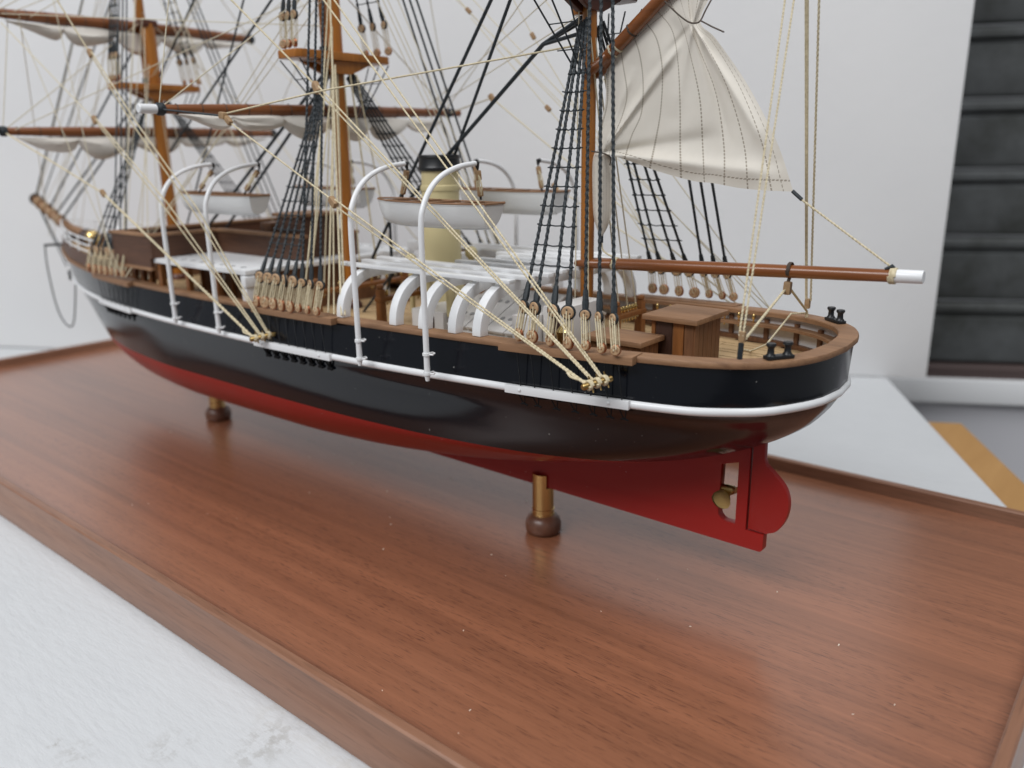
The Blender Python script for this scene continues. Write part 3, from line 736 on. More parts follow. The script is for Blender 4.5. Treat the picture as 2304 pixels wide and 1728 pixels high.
# futtock lines under the crosstrees
for nm, z, hl in (('fore', 1.23, .15), ('main', 1.252, .16), ('miz', 1.31, .145)):
    for s_ in (-1, 1):
        for k in (-1, 0, 1):
            q = MB(); q.rope([(MX[nm] + k * .045, CY + s_ * hl, z), (MX[nm] + .012 * k + .02, CY + s_ * .055, z - .15)], 0.002); SP('futtock_line', q, 'rope_black')
        q = MB()
        for k in (1, 2): q.rope([(MX[nm] - .03, CY + s_ * (hl - .033 * k), z - .05 * k), (MX[nm] + .045, CY + s_ * (hl - .033 * k), z - .05 * k)], 0.0014)
        SP('futtock_ratline', q, 'rope_black')

# ---- yards with furled sails
def furl(x, y0, y1, z, rings, amp, seed):
    r_ = np.random.default_rng(seed); n = 90; G = []
    ph = r_.uniform(0, 6, 8)
    for i in range(n + 1):
        t = i / n; y = y0 + (y1 - y0) * t
        sc_ = abs(math.sin(PI * t * rings)) ** 0.6
        env = min(1, 6 * t, 6 * (1 - t)) ** 0.7
        h = env * amp * (0.25 + 0.75 * sc_) * (0.75 + 0.25 * math.sin(5 * t + ph[0]) + .15 * math.sin(23 * t + ph[1])) + .003
        wdt = 0.010 + 0.014 * sc_ * env
        row = []
        for j in range(16):
            a_ = 2 * PI * j / 16
            cr = 1 + .16 * math.sin(3 * a_ + 9 * t + ph[2]) + .10 * math.sin(5 * a_ - 17 * t + ph[3])
            row.append((x + wdt * math.cos(a_) * cr, y + .004 * math.sin(a_ * 2 + 30 * t), z - h * .5 + h * .55 * math.sin(a_) * (1 + .12 * math.sin(14 * t + j)) - .006))
        G.append(row)
    q = MB(); q.grid(np.array(G), True); return q
def yard(x, z, y0, y1, r, seed, amp, rings, tip=True, tilt=0.0, white=True):
    n = 15; pts = []; rr = []
    for i in range(n):
        t = i / (n - 1); pts.append((x, y0 + (y1 - y0) * t, z + tilt * (t - .5))); rr.append(r * (0.62 + 0.38 * (1 - abs(2 * t - 1) ** 2.2)))
    q = MB(); q.tube(pts, rr, 14); yo = SP('yard', q, 'spar')
    SP('furled_sail', furl(x + .004, y0 + .05, y1 - .05, z - r * .7, rings, amp, seed), 'furled', yo, label='canvas sail furled below its yard')
    q = MB()
    for t in np.linspace(.05, .95, 15):
        yy = y0 + (y1 - y0) * t; a_ = np.linspace(0, 2 * PI, 9); rk = r * (0.62 + 0.38 * (1 - abs(2 * t - 1) ** 2.2)) + .0012
        q.tube([(x + rk * math.cos(b_), yy + .002 * math.sin(b_ * .5), z + tilt * (t - .5) + rk * math.sin(b_)) for b_ in a_], .0012, 4, False)
    SP('gasket', q, 'thread', yo)
    if white:
        for y_, s_ in ((y0, -1), (y1, 1)):
            q = MB(); rt_ = r * .66
            q.lathe([(rt_, 0), (rt_, .045), (rt_ * .85, .047)], (x, y_ - s_ * 0.002, z + tilt * (-.5 if s_ < 0 else .5)), (0, s_, 0), 14); SP('yard_tip', q, 'white' if s_ < 0 else 'spar', yo)
    for y_, s_ in ((y0, 1), (y1, -1)):
        q = MB(); rt_ = r * .72; zz = z + tilt * (-.5 if s_ > 0 else .5)
        q.lathe([(rt_, .0), (rt_ + .003, .004), (rt_ + .003, .018), (rt_, .022)], (x, y_, zz), (0, s_, 0), 12); SP('tip_lashing', q, 'rope_black', yo)
    return yo
yard(-3.075, 1.088, 1.09, 2.15, 0.019, 3, 0.062, 5, white=False)
yard(-3.085, 1.452, 1.12, 2.09, 0.021, 4, 0.060, 5, white=False)
yard(-2.035, 1.122, 1.082, 2.135, 0.0175, 5, 0.060, 6, tilt=.016)
yard(-2.055, 1.545, 1.16, 2.10, 0.016, 6, 0.075, 5, white=False)

# ---- mizzen boom, gaff and spanker
bj = np.array(at_s(1305, 590, CY)); be = np.array(at_s(2013, 621, CY)); bd = (be - bj) / np.linalg.norm(be - bj)
P = [bj + (be - bj) * t for t in np.linspace(.09, 1, 12)]
q = MB(); q.tube(P, [0.0125, .0132, .0136, .0138, .0138, .0137, .0135, .0133, .013, .0127, .0123, .012], 18); boom = SP('boom', q, 'spar', label='varnished boom with white painted end')
q = MB(); q.tube([be - bd * .002, be + bd * .049, be + bd * .050], [.0126, .0123, .0116], 18); SP('boom_end', q, 'white', boom)
for s_ in (-1, 1):
    q = MB(); q.tube(smooth_path([bj + bd * .09 + np.array([0, s_ * .004, 0]), bj + bd * .055 + np.array([0, s_ * .016, 0]), bj + bd * .02 + np.array([0, s_ * .021, 0]), bj + np.array([0, s_ * .018, 0])], 4), [.011] * 6 + [.0105, .010, .009, .009, .008, .008, .006], 10, flat=None); SP('jaw', q, 'spar', boom)
def lashing(p, ax, r, w, m_, parent, turns=5, rr=.0016):
    q = MB(); ax = np.array(ax, float) / np.linalg.norm(ax); a_ = np.cross(ax, [0, 0, 1.0]); a_ /= np.linalg.norm(a_); b_ = np.cross(ax, a_); n = 12 * turns
    q.tube([np.array(p) + ax * w * i / n + (r + rr * .6) * (math.cos(2 * PI * i / 12) * a_ + math.sin(2 * PI * i / 12) * b_) for i in range(n + 1)], rr, 5)
    return SP('lashing', q, m_, parent)
lashing(be - bd * .008, bd, .0125, .011, 'rope', boom, 4, .0022)
lashing(bj + bd * .095, bd, .0125, .012, 'rope', boom, 4, .002)
bm_ = np.array(at_s(1779, 607, CY)); lashing(bm_ - bd * .004, bd, .0136, .006, 'thread', boom, 4, .0015)
ga = np.array(at_s(1346, 150, CY)); gb = np.array(at_s(1480, 5, CY)); gd = (gb - ga) / np.linalg.norm(gb - ga)
q = MB(); q.tube([ga + gd * t for t in (0.012, .05, .12, .3, .55)], [.0125, .0142, .0142, .013, .009], 16); gaff = SP('gaff', q, 'spar', label='varnished gaff rising aft from the mizzen mast')
for s_ in (-1, 1):
    q = MB(); q.tube(smooth_path([ga + gd * .03 + np.array([0, s_ * .006, 0]), ga + np.array([.002, s_ * .019, -.004]), ga + np.array([-.02, s_ * .020, -.014]), ga + np.array([-.032, s_ * .014, -.006])], 4), [.011] * 8 + [.009, .008, .007, .006, .005], 10); SP('jaw', q, 'spar', gaff)
for t in (.045, .06): lashing(ga + gd * t, gd, .0142, .004, 'rope_pale', gaff, 2, .0014)
lashing(ga + gd * .105, gd, .0142, .004, 'thread', gaff, 2, .0012)
# spanker: rows from the gaff to the foot, columns from luff to leech (photo crop units -> plane of the sail)
CTRL = [
 [(985, 470), (1090, 375), (1210, 270), (1330, 160), (1440, 60), (1530, -60), (1620, -80), (1720, -80), (1850, -60)],
 [(975, 640), (1120, 560), (1270, 430), (1430, 300), (1560, 230), (1630, 195), (1670, 200), (1710, 200), (1755, 180)],
 [(965, 860), (1150, 780), (1300, 660), (1480, 560), (1610, 480), (1720, 450), (1790, 400), (1850, 360), (1890, 330)],
 [(930, 1020), (1110, 960), (1290, 930), (1470, 900), (1650, 850), (1830, 800), (1950, 760), (2060, 720), (2150, 710)],
 [(900, 1150), (1040, 1130), (1210, 1130), (1440, 1180), (1665, 1200), (1865, 1200), (2060, 1200), (2230, 1180), (2390, 1180)],
 [(940, 1262), (1000, 1285), (1150, 1330), (1400, 1420), (1690, 1500), (1865, 1520), (2080, 1560), (2300, 1580), (2526, 1590)]]
CT = np.array(CTRL, float)
def catmull2(A, nu, nv):
    def up1(B, n):
        k = B.shape[0]; Q = np.concatenate([2 * B[:1] - B[1:2], B, 2 * B[-1:] - B[-2:-1]], 0); out = []
        for s_ in np.linspace(0, k - 1, n):
            i = min(int(s_), k - 2); t = s_ - i; p0, p1, p2, p3 = Q[i], Q[i + 1], Q[i + 2], Q[i + 3]
            out.append(.5 * (2 * p1 + (p2 - p0) * t + (2 * p0 - 5 * p1 + 4 * p2 - p3) * t * t + (3 * p1 - p0 - 3 * p2 + p3) * t**3))
        return np.array(out)
    B = up1(A, nv); return np.swapaxes(up1(np.swapaxes(B, 0, 1), nu), 0, 1)
NU, NV = 100, 80
FG = catmull2(CT, NU, NV)
def fold(cx, cy, a_, b_, w0, w1, amp, asym=0.0, fade=0.0):
    """a pleat: ridge along a->b, width and height growing from w0 to w1"""
    a_ = np.array(a_, float); b_ = np.array(b_, float); d = b_ - a_; L = np.linalg.norm(d); d /= L; n_ = np.array([-d[1], d[0]])
    r_ = np.stack([cx - a_[0], cy - a_[1]], -1); t = (r_ @ d) / L; s_ = r_ @ n_; tc = np.clip(t, 0, 1)
    w_ = w0 + (w1 - w0) * tc
    wl = np.where(s_ > 0, w_ * (1 + asym), w_ * (1 - asym))
    g_ = np.exp(-np.abs(s_ / wl) ** 1.6)
    e_ = np.clip(t * 5 + .4, 0, 1) * np.clip((1.12 - t) * 4, 0, 1)
    return -amp * g_ * e_ * (1 - fade * tc)
cx, cy = FG[..., 0], FG[..., 1]
G1 = (945, 1265); P2 = (1690, 200)
off = .6 * (fold(cx, cy, G1, (1560, 400), 16, 70, .022, -.45) + fold(cx, cy, G1, (1330, 620), 12, 40, -.010) + fold(cx, cy, G1, (1180, 620), 10, 46, .012)
       + fold(cx, cy, (930, 1270), (2350, 1440), 26, 105, .030, .1, .45) + fold(cx, cy, G1, (1900, 1130), 22, 90, -.020, .2, .3)
       + fold(cx, cy, P2, (2300, 1230), 14, 95, .024, -.35, .2) + fold(cx, cy, P2, (2000, 1150), 14, 60, -.015) + fold(cx, cy, P2, (1560, 900), 14, 80, .016, .2, .4)
       + fold(cx, cy, P2, (1330, 620), 14, 50, -.010) + fold(cx, cy, (1690, 200), (1770, -80), 12, 30, .012) + fold(cx, cy, (1690, 200), (1660, -80), 10, 26, -.009))
uu, vv_ = np.meshgrid(np.linspace(0, 1, NU), np.linspace(0, 1, NV))
off += .0035 * np.sin(uu * 19 + 3 * vv_) * np.sin(vv_ * 7 + 2) * np.minimum(1, 6 * vv_)
dist1 = np.hypot(cx - G1[0], cy - G1[1]); off += -.020 * np.exp(-(dist1 / 260) ** 2)
def sail_mesh(FGc, offs, m_, name, parent, uvs=None, label=None):
    nv, nu = FGc.shape[:2]; G = np.zeros((nv, nu, 3))
    for i in range(nv):
        for j in range(nu): G[i, j] = at_y(1100 + FGc[i, j, 0] * .2712, FGc[i, j, 1] * .2712, CY + .012 + offs[i, j])
    q = MB(); q.grid(G)
    o = SP(name, q, m_, parent, label=label, angle=80)
    me = o.data; ul = me.uv_layers.new(name='UVMap')
    # vertices keep their order (no doubles merged on this sheet)
    for lp in me.loops:
        i, j = divmod(lp.vertex_index, nu); ul.data[lp.index].uv = (j / (nu - 1), i / (nv - 1))
    return o
sail_mesh(FG, off, 'sail', 'spanker_sail', None, label='cream canvas spanker gathered by brails, with stitched panel seams')
TAIL = np.array([[(905, 1240), (930, 1255), (955, 1262), (985, 1270), (1005, 1280)], [(850, 1300), (890, 1310), (930, 1310), (980, 1310), (1012, 1330)], [(838, 1420), (880, 1420), (935, 1420), (990, 1425), (1035, 1440)], [(842, 1580), (885, 1600), (935, 1600), (990, 1600), (1036, 1590)],
                 [(858, 1760), (890, 1770), (935, 1780), (985, 1780), (1020, 1765)], [(890, 1880), (910, 1890), (935, 1900), (965, 1890), (990, 1870)], [(925, 1950), (930, 1955), (936, 1960), (945, 1955), (950, 1945)]], float)
TG = catmull2(TAIL, 24, 50); tx, ty = TG[..., 0], TG[..., 1]
toff = -.022 - .016 * np.cos((np.linspace(0, 1, 24)[None, :] - .42) * 2 * PI) * np.clip(np.linspace(0, 1, 50)[:, None] * 6 + .3, 0, 1)
sail_mesh(TG, toff, 'sail', 'sail_bunt', None, label='loose bunt of the spanker hanging below the brail')
sb = np.array(at_s(1100 + 936 * .2712, 1955 * .2712, CY - .01))
q = MB(); q.tube([sb + np.array([0, 0, .006]), sb - np.array([0, 0, .016])], .004, 7); SP('lashing', q, 'rope_black')
q = MB(); q.rope(smooth_path([sb - np.array([0, 0, .012]), sb + np.array([.006, 0, -.035]), bj + bd * .105 + np.array([0, -.004, .012])], 5), .002); SP('tack_line', q, 'rope')
# brails and the clew outhaul
q = MB(); pts = [at_s(1100 + a_ * .2712, b_ * .2712, y_) for a_, b_, y_ in ((1460, 10, 1.60), (1560, 110, 1.588), (1650, 178, 1.582), (1710, 192, 1.58), (1755, 170, 1.59), (1800, 80, 1.61), (1860, -30, 1.64))]
q.tube(smooth_path(pts, 4), .0017, 5); q.tube([at_s(1100 + a_ * .2712, b_ * .2712, y_) for a_, b_, y_ in ((1755, 170, 1.585), (1860, 225, 1.57), (1950, 265, 1.56))], .0016, 5); SP('brail', q, 'thread')
q = MB(); pts = [at_s(1100 + a_ * .2712, b_ * .2712, y_) for a_, b_, y_ in ((850, 1255, 1.60), (900, 1262, 1.575), (960, 1275, 1.57), (1005, 1300, 1.58), (1012, 1330, 1.59), (1003, 1370, 1.60))]
q.tube(smooth_path(pts, 4), .0017, 5); SP('brail', q, 'thread')
cl_ = np.array(at_s(1783, 430, CY)); q = MB(); q.tube([cl_, cl_ + np.array([.02, 0, -.016])], .0038, 7); SP('lashing', q, 'rope_black')
q = MB(); q.rope([cl_ + np.array([.015, 0, -.013]), be - bd * .004 + np.array([0, 0, .014])], .0019, True); SP('outhaul', q, 'rope')
q = MB(); q.tube([be - bd * .018 + np.array([0, -.002, .012]), be - bd * .006 + np.array([0, 0, .018]), be + np.array([0, .002, .012])], [.003, .0045, .003], 6); SP('lashing', q, 'rope_black')

# ---- blocks (shared)
bq = MB(); bq.box((0, 0, 0), (0.013, 0.015, 0.026)); block_me = local_mesh('block', bq, 'pin', bevel=0.004)
bq2 = MB(); bq2.box((0, 0, 0), (0.010, 0.012, 0.020)); block_s = local_mesh('block', bq2, 'pin', bevel=0.003)
def block(p, d=(0, 0, 1), small=False, sc_=1.0):
    rot = Vector(d).to_track_quat('Z', 'Y').to_euler(); return ship.put('block', block_s if small else block_me, p, rot, None, sc_)
def line_(name, pts, r, m_='rope', tw=False, sag=0.0):
    pts = [np.array(p, float) for p in pts]
    if sag and len(pts) == 2:
        a_, b_ = pts; pts = [a_ + (b_ - a_) * t + np.array([0, 0, -sag * 4 * t * (1 - t)]) for t in np.linspace(0, 1, 14)]; tw = False
    q = MB(); q.rope(pts, r, tw); return SP(name, q, m_)
# stern tackles: near one from the rail up out of the picture, far one likewise
t0_ = np.array(at_s(1664, 808, 1.352)); t1_ = np.array(at_s(1668, 772, 1.352))
line_('eyebolt', [t0_ + np.array([0, .004, .001]), t0_ + np.array([0, .002, .010])], .0032, 'copper'); line_('lashing', [t0_, (t0_ + t1_) / 2, t1_], .005, 'rope_black')
block(t1_ + np.array([.001, 0, .012]), (t1_ - t0_), True)
ta = np.array(at_s(1768, 0, 1.60)); tb_ = np.array(at_s(1786, 0, 1.60)); up_ = (ta - t1_)
for e_, dx in ((ta, -.003), (tb_, .004)):
    dd = e_ - t1_; line_('vang_tackle', [t1_ + np.array([dx, -.004, .014]), t1_ + dd * 1.35], .0017, 'rope', True)
f0_ = np.array(at_s(1815, 706, 1.86)); f1_ = np.array(at_s(1817, 683, 1.86))
line_('eyebolt', [f0_ - np.array([0, 0, .014]), f0_ + np.array([0, 0, .004])], .0035, 'rope'); block(f1_, (0, 0, 1), False, .9)
for px_ in (1814, 1818, 1841):
    e_ = np.array(at_s(px_, 0, 1.66)); line_('vang_tackle', [f1_ + np.array([(px_ - 1822) * .0004, -.003, .008]), f1_ + (e_ - f1_) * 1.3], .0022, 'rope', px_ == 1841)
sbk = np.array(at_s(1772, 648, CY)); block(sbk, (0.05, 0, 1), False, 1.05); line_('block_strop', [sbk + np.array([0, 0, .012]), bm_ - bd * .0 + np.array([0, 0, -.013])], .0035, 'thread')
line_('sheet', [sbk + np.array([-.003, -.007, -.004]), t1_ + np.array([.004, 0, .004])], .0024, 'rope', True)
line_('sheet', [sbk + np.array([.004, .006, -.003]), f0_ + np.array([0, 0, .006])], .0024, 'rope', True)
line_('sheet', [f0_ + np.array([0, 0, .002]), np.array(at_s(1780, 706, 1.80)), np.array(at_s(1725, 775, 1.55)), np.array(at_z(1690, 790, DZ + .004)), np.array(at_z(1672, 786, DZ + .004))], .0019, 'rope', True)
# ---- bollards on the rail at the stern
def bollard(x, s_, ins):
    i = int(np.argmin(np.abs(RAIL[:, 0] - x))); c_ = RAIL[i]; d = RAIL[i + 1] - RAIL[i - 1]; ang = math.atan2(s_ * d[1], d[0]); z = c_[2] + CAPT
    x = c_[0] - ins * abs(math.sin(ang)); y = CY + s_ * (c_[1] - ins * abs(math.cos(ang)))
    q = MB(); q.box((x, y, z + .004), (.056, .020, .007), ang); bo = SP('bollard', q, 'black_metal', bevel=.002, label='black double bollard on the stern rail')
    for k in (-1, 1):
        px_, py_ = x + k * .018 * math.cos(ang), y + k * .018 * math.sin(ang)
        q = MB(); q.lathe([(.010, .007), (.0065, .012), (.0060, .022), (.0095, .027), (.0085, .031)], (px_, py_, z), n=14); SP('bollard_post', q, 'black_metal', bo)
bollard(-.545, -1, .016); bollard(-.59, 1, .010)
q = MB(); q.lathe([(.014, 0), (.014, .05), (.011, .056)], (-.612, CY - .13, DZ), n=16); SP('capstan', q, 'white')

# ---- cabins aft
def cabin(x0, x1, y0, y1, ztop, lip, name):
    q = MB(); q.plate([(x0, y0), (x1, y0), (x1, y1), (x0, y1)], .012, 'xy', ztop - .006); c_ = SP(name, q, 'rail', bevel=.003)
    q = MB(); q.span(x0 + lip, x1 - lip * .8, y0 + lip, y1 - lip, DZ + .0005, ztop - .0125); SP('cabin_wall', q, 'house', c_)
    return c_
X0, X1, Y0, Y1, ZT = -.903, -.770, 1.530, 1.684, .656
cb = cabin(X0, X1, Y0, Y1, ZT, .017, 'companionway')
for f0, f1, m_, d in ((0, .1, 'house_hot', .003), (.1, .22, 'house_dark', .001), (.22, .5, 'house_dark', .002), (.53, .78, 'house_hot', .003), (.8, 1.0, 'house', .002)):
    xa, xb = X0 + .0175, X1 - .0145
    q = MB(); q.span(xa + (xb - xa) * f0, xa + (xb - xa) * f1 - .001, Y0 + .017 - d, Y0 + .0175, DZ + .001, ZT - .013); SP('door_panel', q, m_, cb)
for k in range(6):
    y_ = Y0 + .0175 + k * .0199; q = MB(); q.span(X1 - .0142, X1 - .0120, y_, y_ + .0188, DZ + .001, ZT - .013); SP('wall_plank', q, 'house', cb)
LX0, LX1, LY0, LY1, LZ = -1.0, -.850, 1.440, 1.542, .614
lb = cabin(LX0, LX1, LY0, LY1, LZ, .013, 'skylight')
for k in range(4):
    y_ = LY0 + .0135 + k * .0193; q = MB(); q.span(LX1 - .0110, LX1 - .0095, y_, y_ + .0182, DZ + .001, LZ - .013); SP('wall_plank', q, 'house', lb)
for k in range(8):
    x_ = LX0 + .0135 + k * .0163; q = MB(); q.span(x_, x_ + .0152, LY0 + .0115, LY0 + .0132, DZ + .001, LZ - .013); SP('wall_plank', q, 'house', lb)
# ---- white slatted platform on curved arches
xs_k = (-1.626, -1.436, -1.341, -1.249, -1.178)
for x in xs_k:
    pth = []
    yb_ = CY - rail_b(x) + .016; zr_ = rail_z(x) + CAPT
    ah, aw = .7085 - zr_, .105
    h_ = np.array([(yb_ + aw * (1 - math.cos(t)) , zr_ + .0005 + ah * math.sin(t) ** .9) for t in np.linspace(0, PI / 2, 14)] + [(1.45, .7090), (1.53, .7090), (CY, .7090)])
    full = np.vstack([h_, np.stack([2 * CY - h_[::-1, 0], h_[::-1, 1]], 1)[1:]])
    T = np.gradient(full, axis=0); T /= np.linalg.norm(T, axis=1)[:, None]; N = np.stack([-T[:, 1], T[:, 0]], 1)
    G = []
    for i in range(len(full)):
        wdt = .0120; dp = .0130
        G.append([(x - wdt, *(full[i] + N[i] * dp)), (x + wdt, *(full[i] + N[i] * dp)), (x + wdt, *(full[i] - N[i] * dp)), (x - wdt, *(full[i] - N[i] * dp))])
    q = MB(); q.grid(np.array(G), True); q.f += [(0, 1, 2, 3), tuple(4 * (len(G) - 1) + i for i in (3, 2, 1, 0))]; q.mi += [0, 0]
    SP('arch', q, 'white', bevel=.0016, angle=30)
for i in range(9):
    y = 1.362 + .0645 * i; x0 = -1.705 if i in (0, 1, 2, 7, 8) else (-1.475 + .0 * i if i < 6 else -1.50)
    x0 += {1: .012, 2: -.002, 3: .0, 4: .02, 5: .03}.get(i, 0)
    q = MB(); q.span(x0, -1.128 + .004 * (i % 3), y - .0112, y + .0112, .7225, .732); SP('slat', q, 'white', bevel=.0025)
# ---- funnel
fx, fy = -1.590, CY
q = MB(); q.lathe([(.058, DZ), (.058, DZ + .10), (.051, DZ + .115), (.0505, .90), (.053, .903), (.054, .909), (.053, .915), (.050, .918), (.050, .955)], (fx, fy, 0), n=40); fu = SP('funnel', q, 'yellow', label='buff yellow funnel with black top', angle=30)
q = MB(); q.lathe([(.0505, .953), (.057, .955), (.058, .962), (.056, .966), (.0545, .985), (.057, .989), (.056, .994), (.046, .995), (.045, .95)], (fx, fy, 0), n=40, cap=False); SP('funnel_cap', q, 'black_metal', fu, angle=30)
def cowl(p, r, z0):
    q = MB(); q.lathe([(r * .45, z0 - p[2]), (r * .45, -r * .9), (r * .8, -r * .62)] + [(r * math.cos(a_), r * math.sin(a_)) for a_ in np.linspace(-.5, PI / 2 - .02, 9)], p, n=20); SP('ventilator', q, 'yellow', label='buff mushroom ventilator beside the funnel')
cowl(at_s(1060, 568, 1.70), .018, DZ + .02); cowl(at_s(924, 584, 1.60), .017, DZ + .02)
for p in ((-1.505, 1.475), (-1.425, 1.475)):
    q = MB(); q.lathe([(.012, DZ + .06), (.012, .70)], (p[0], p[1], 0), n=16); SP('vent_pipe', q, 'yellow')
# ---- engine casing, skylight with ports and white lockers
q = MB(); q.span(-1.545, -1.43, 1.45, 1.79, DZ + .001, DZ + .072); ec = SP('engine_casing', q, 'offwhite', bevel=.003)
q = MB(); q.span(-1.487, -1.462, 1.4485, 1.4505, DZ + .004, DZ + .058); SP('casing_door', q, 'house_dark', ec)
sx0, sx1, sy0, sy1, sz0, sz1 = -1.415, -1.165, 1.455, 1.785, DZ + .040, DZ + .112
q = MB(); q.span(sx0, sx1, sy0, sy1, DZ + .001, sz0); sk = SP('engine_skylight', q, 'white', bevel=.002)
q = MB(); q.plate([(sy0 + .002, sz0 + .0005), (sy1 - .002, sz0 + .0005), (CY, sz1 - .006)], sx1 - sx0 - .01, 'yz', (sx0 + sx1) / 2); SP('skylight_roof', q, 'offwhite', sk)
for s_ in (-1, 1):
    for k in range(4):
        w_ = (sx1 - sx0) / 4; x0 = sx0 + k * w_ + .0015; x1 = x0 + w_ - .003
        ya, yb_ = (sy0 - .008, CY - .004) if s_ < 0 else (sy1 + .008, CY + .004)
        nrm = np.array([0, s_ * (sz1 - sz0), abs(yb_ - ya)]); nrm /= np.linalg.norm(nrm); t_ = .007
        A = [np.array(p) for p in ((x0, ya, sz0 + .001), (x1, ya, sz0 + .001), (x1, yb_, sz1), (x0, yb_, sz1))]
        q = MB(); q.add(A + [p + nrm * t_ for p in A], [(3, 2, 1, 0), (4, 5, 6, 7), (0, 1, 5, 4), (1, 2, 6, 5), (2, 3, 7, 6), (3, 0, 4, 7)]); lid = SP('skylight_lid', q, 'offwhite', sk, bevel=.0012)
        for u_, v2 in ((.3, .3), (.7, .3), (.3, .68), (.7, .68)):
            c_ = A[0] + (A[1] - A[0]) * u_ + (A[3] - A[0]) * v2 + nrm * (t_ + .0002)
            q = MB(); q.lathe([(.0062, 0), (.0062, .0008)], c_, nrm, 14); SP('port', q, 'grey', lid)
def locker(x0, x1, y0, y1, z1):
    q = MB(); q.span(x0, x1, y0, y1, DZ + .001, z1); return SP('locker', q, 'offwhite', bevel=.003)
locker(-1.155, -1.10, 1.39, 1.45, .648); lk = locker(-1.098, -1.04, 1.43, 1.585, .668)
q = MB(); q.span(-1.075, -1.05, 1.4275, 1.4303, DZ + .002, .66); SP('locker_door', q, 'house_dark', lk)
for k in range(5):
    q = MB(); q.span(-1.33 + k * .055, -1.312 + k * .055, 1.36, 1.375, DZ + .001, DZ + .018); SP('chock', q, 'grey')
# fife rails with brass pins
def fife(x, y0, y1, zt):
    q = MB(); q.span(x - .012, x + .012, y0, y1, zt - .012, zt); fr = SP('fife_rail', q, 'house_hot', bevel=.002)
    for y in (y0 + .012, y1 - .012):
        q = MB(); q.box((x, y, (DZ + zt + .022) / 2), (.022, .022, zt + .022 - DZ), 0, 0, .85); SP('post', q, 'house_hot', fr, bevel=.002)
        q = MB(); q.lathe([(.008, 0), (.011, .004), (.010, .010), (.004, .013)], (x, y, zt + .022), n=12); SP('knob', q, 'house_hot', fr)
    for k in range(6):
        y = y0 + .035 + (y1 - y0 - .07) * k / 5
        q = MB(); q.lathe([(.0022, -.024), (.0026, 0), (.0045, .004), (.005, .012), (.002, .017)], (x, y, zt), n=8); SP('belaying_pin', q, 'brass', fr)
        q = MB(); q.tube([(x + .006 * math.cos(a_), y + .007 * math.sin(a_), zt - .016 + .003 * a_ / 6) for a_ in np.linspace(0, 12, 20)], .0022, 5); SP('rope_coil', q, 'rope', fr)
fife(-1.665, 1.44, 1.80, .628); fife(-1.93, 1.43, 1.81, .622); fife(-1.06, 1.66, 1.80, .612); fife(-2.93, 1.45, 1.79, .62)
q = MB(); q.lathe([(.016, DZ), (.018, DZ + .03), (.012, DZ + .045), (.014, DZ + .07), (.016, DZ + .085), (.004, DZ + .10)], (-1.02, 1.40, 0), n=18); SP('binnacle', q, 'brass')
# belaying pins along the near pin rail
for x in list(np.linspace(-1.08, -.80, 8)) + list(np.linspace(-1.9, -1.68, 6)):
    for s_ in (-1, 1):
        q = MB(); y = CY + s_ * (rail_b(x) - .032); z = rail_z(x) - .012
        q.lathe([(.002, -.02), (.0024, 0), (.0042, .004), (.0046, .011), (.002, .015)], (x, y, z), n=8); SP('belaying_pin', q, 'brass')
# ---- bridge forward of the main mast
q = MB(); q.span(-2.56, -2.045, 1.29, 1.95, .674, .688); plat = SP('bridge_deck', q, 'white', bevel=.002, label='white bridge deck on posts forward of the main mast')
q = MB()
for k in range(8):
    for y in (1.33, 1.91): q.lathe([(.009, 0), (.009, .0006)], (-2.5 + k * .055, y, .6882), n=12)
SP('deck_hole', q, 'grey', plat)
q = MB(); q.span(-2.535, -2.075, 1.43, 1.81, DZ + .001, .6735); hs = SP('deckhouse', q, 'house', label='brown wooden deckhouse under the bridge')
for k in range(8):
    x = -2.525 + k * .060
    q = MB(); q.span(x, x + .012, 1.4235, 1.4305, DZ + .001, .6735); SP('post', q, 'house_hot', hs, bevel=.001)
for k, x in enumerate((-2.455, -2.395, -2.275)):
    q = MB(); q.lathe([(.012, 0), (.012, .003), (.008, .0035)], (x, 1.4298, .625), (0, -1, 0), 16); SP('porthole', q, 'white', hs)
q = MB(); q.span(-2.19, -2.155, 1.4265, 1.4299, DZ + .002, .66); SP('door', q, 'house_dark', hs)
for y in (1.305, 1.935):
    for x in (-2.545, -2.38, -2.22):
        q = MB(); q.span(x - .009, x + .009, y - .008, y + .008, DZ + .001, .6735); SP('post', q, 'house_hot', plat, bevel=.001)
    q = MB(); q.box((-2.06, y, (DZ + .6735) / 2), (.026, .03, .6735 - DZ - .002)); SP('post', q, 'white', plat, bevel=.002)
    q = MB(); q.box((-2.052, y + (.01 if y < CY else -.01), .655), (.02, .06, .03)); SP('bracket', q, 'white', plat, bevel=.004)
def screen(x0, x1, y0, y1, z0, z1, m_='bridge'):
    q = MB(); q.span(x0, x1, y0, y1, z0, z1 - .0105); s__ = SP('bridge_screen', q, m_)
    q = MB(); q.span(min(x0, x1) - .006, max(x0, x1) + .006, min(y0, y1) - .006, max(y0, y1) + .006, z1 - .01, z1); SP('screen_cap', q, 'rail', s__, bevel=.002)
zt_ = .766
screen(-2.805, -2.793, 1.28, 1.96, .66, zt_); screen(-2.56, -2.548, 1.28, 1.515, .6885, zt_); screen(-2.56, -2.548, 1.725, 1.96, .6885, zt_)
screen(-2.792, -2.561, 1.28, 1.292, .66, zt_); screen(-2.792, -2.561, 1.948, 1.96, .66, zt_)
screen(-2.547, -2.075, 1.515, 1.527, .6885, zt_); screen(-2.547, -2.075, 1.713, 1.725, .6885, zt_)
q = MB(); q.span(-2.805, -2.561, 1.28, 1.96, .648, .6595); SP('bridge_floor', q, 'rail')
for k in range(4):
    x = -2.79 + k * .055; q = MB(); q.span(x, x + .012, 1.33, 1.345, DZ + .001, .6475); SP('post', q, 'house_hot')
